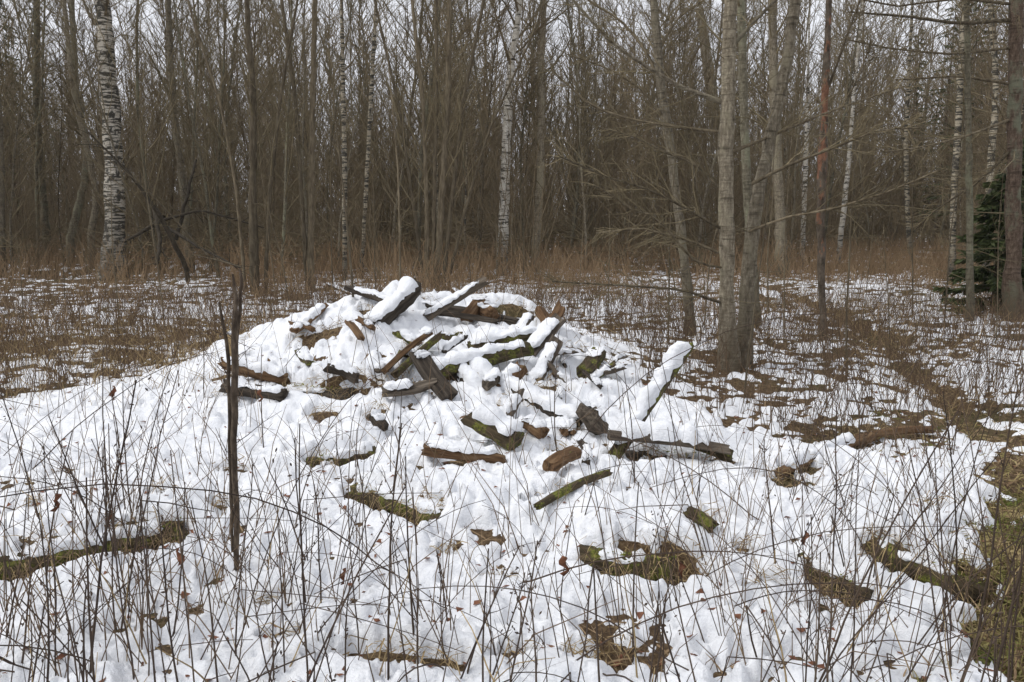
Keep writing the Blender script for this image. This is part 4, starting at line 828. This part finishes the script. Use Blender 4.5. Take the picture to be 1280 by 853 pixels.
for (p, q, dia, lb_, m_) in SUNK:
    L = np.linalg.norm(q - p); u_ = unit(q - p); nr = np.array([-u_[1], u_[0], 0]); k = int(95 * L + 15); t = rp.random(k)
    clump = np.clip(t + rp.normal(0, .03, k), 0, 1); b0 = p[None] + (q - p)[None] * clump[:, None] + nr[None] * rp.uniform(-.04, .08, (k, 1)); b0[:, 2] = H(b0[:, 0] - nr[0] * .12, b0[:, 1] - nr[1] * .12) + .015 + dia * rp.uniform(.6, .95, k)
    d = -nr[None] * rp.uniform(.2, 1, (k, 1)) + u_[None] * rp.normal(0, .6, (k, 1)) + np.array([[0, 0, 1]]) * rp.uniform(0, .7, (k, 1)); d /= np.linalg.norm(d, axis=1, keepdims=True)
    bs.append(b0); dr_.append(d); Ls.append(rp.uniform(.10, .30, k)); dp.append(rp.uniform(.7, 1.6, k))
    k = int(260 * L); b0 = p[None] + (q - p)[None] * rp.random((k, 1)) + nr[None] * rp.uniform(-.05, .05, (k, 1)); kk = fbm(b0[:, 0] * 9, b0[:, 1] * 9, 3) > .47; b0 = b0[kk]; b0[:, 2] = H(b0[:, 0] * 0 + b0[:, 0] - nr[0] * .14, b0[:, 1] - nr[1] * .14) + .015 + dia * rp.uniform(.55, .80, len(b0)); mb.append(b0)
mb = np.concatenate(mb); n = len(mb); d = np.stack([rp.normal(0, .6, n), rp.normal(-.3, .6, n), rp.uniform(.3, 1, n)], 1); d /= np.linalg.norm(d, axis=1, keepdims=True)
ribbons('moss_tufts', 'green moss tufts growing on the rotting logs', 'moss', mb, d, rp.uniform(.015, .04, n), rp.uniform(.003, .006, n), MOSS, rp.uniform(.2, 1, n))
ribbons('hanging_straw', 'dead straw hanging over the bare holes in the snow', 'straw', np.concatenate(bs), np.concatenate(dr_), np.concatenate(Ls), rp.uniform(.0013, .0034, sum(map(len, Ls))), STRAW, np.concatenate(dp))
X, Y = scatter(40000, (-200, 1480), (2.3, 15), .8); m_, f_ = snow_m(X, Y); k = (m_ < .08); X, Y = X[k], Y[k]; n = len(X)
d = np.stack([rp.normal(0, 1, n), rp.normal(0, 1, n), rp.uniform(.0, .9, n)], 1); d /= np.linalg.norm(d, axis=1, keepdims=True)
ribbons('dead_grass_litter', 'matted dead grass and leaves in the bare patches', 'litter', np.stack([X, Y, H(X, Y) + .004], 1), d, rp.uniform(.04, .14, n), rp.uniform(.0015, .005, n), REDST, rp.uniform(0, .5, n))
X = np.concatenate([rp.uniform(1.4, 5.2, 26000), rp.uniform(1.5, 3.6, 20000)]); Y = np.concatenate([rp.uniform(1.6, 9, 26000), rp.uniform(1.8, 4.9, 20000)]); m_, f_ = snow_m(X, Y); k = (m_ < .05) & (path_dist(X, Y) < .9) & (rp.random(len(X)) < sst(7.5, 4.5, Y)); X, Y = X[k], Y[k]; n = len(X)
d = np.stack([rp.normal(0, 1, n), rp.normal(0, 1, n), rp.uniform(.1, 1.0, n)], 1); d /= np.linalg.norm(d, axis=1, keepdims=True)
ribbons('footpath_grass', 'short green and straw grass trodden on the footpath', 'grass', np.stack([X, Y, H(X, Y)], 1), d, rp.uniform(.04, .12, n), rp.uniform(.002, .0048, n), GRASS, rp.uniform(0, .6, n))
# scraps of leaf on the snow
X, Y = scatter(1100, (-60, 1340), (2.2, 8), 1.0); z = Hsn(X, Y); n = len(X); V = np.stack([X, Y, z + .004], 1)[:, None] + rp.normal(0, 1, (n, 4, 3)) * np.array([.009, .009, .004]) ; V = V + np.array([[-1, -1, 0], [1, -1, .2], [1, 1, 0], [-1, 1, .3]])[None] * rp.uniform(.003, .013, (n, 1, 1))
link('fallen_leaf_scraps', mesh_np('fallen_leaf_scraps', V.reshape(-1, 3), [np.arange(n * 4).reshape(n, 4)], [LEAF], smooth=False), kind='stuff', label='scraps of brown leaf scattered on the snow', category='leaf scraps')

# ------------------------------------------------------------------ damp winter air
def box(name, lo, hi):
    V = np.array([(x, y, z) for x in (lo[0], hi[0]) for y in (lo[1], hi[1]) for z in (lo[2], hi[2])]); f = np.array([(0, 1, 3, 2), (4, 6, 7, 5), (0, 4, 5, 1), (2, 3, 7, 6), (0, 2, 6, 4), (1, 5, 7, 3)])
    return mesh_np(name, V, [f], [], False)
hm = bpy.data.materials.new('damp_air'); hm.use_nodes = True; hn = hm.node_tree; hn.nodes.clear(); ho = hn.nodes.new('ShaderNodeOutputMaterial'); hv = hn.nodes.new('ShaderNodeVolumePrincipled')
hv.inputs['Color'].default_value = (.93, .94, .97, 1); hv.inputs['Density'].default_value = HAZE; hn.links.new(hv.outputs[0], ho.inputs['Volume'])
he = box('haze', (-950, -950, -2.5), (950, 950, 27)); he.materials.append(hm); link('haze', he, kind='stuff', label='thin damp winter haze in the air', category='haze')
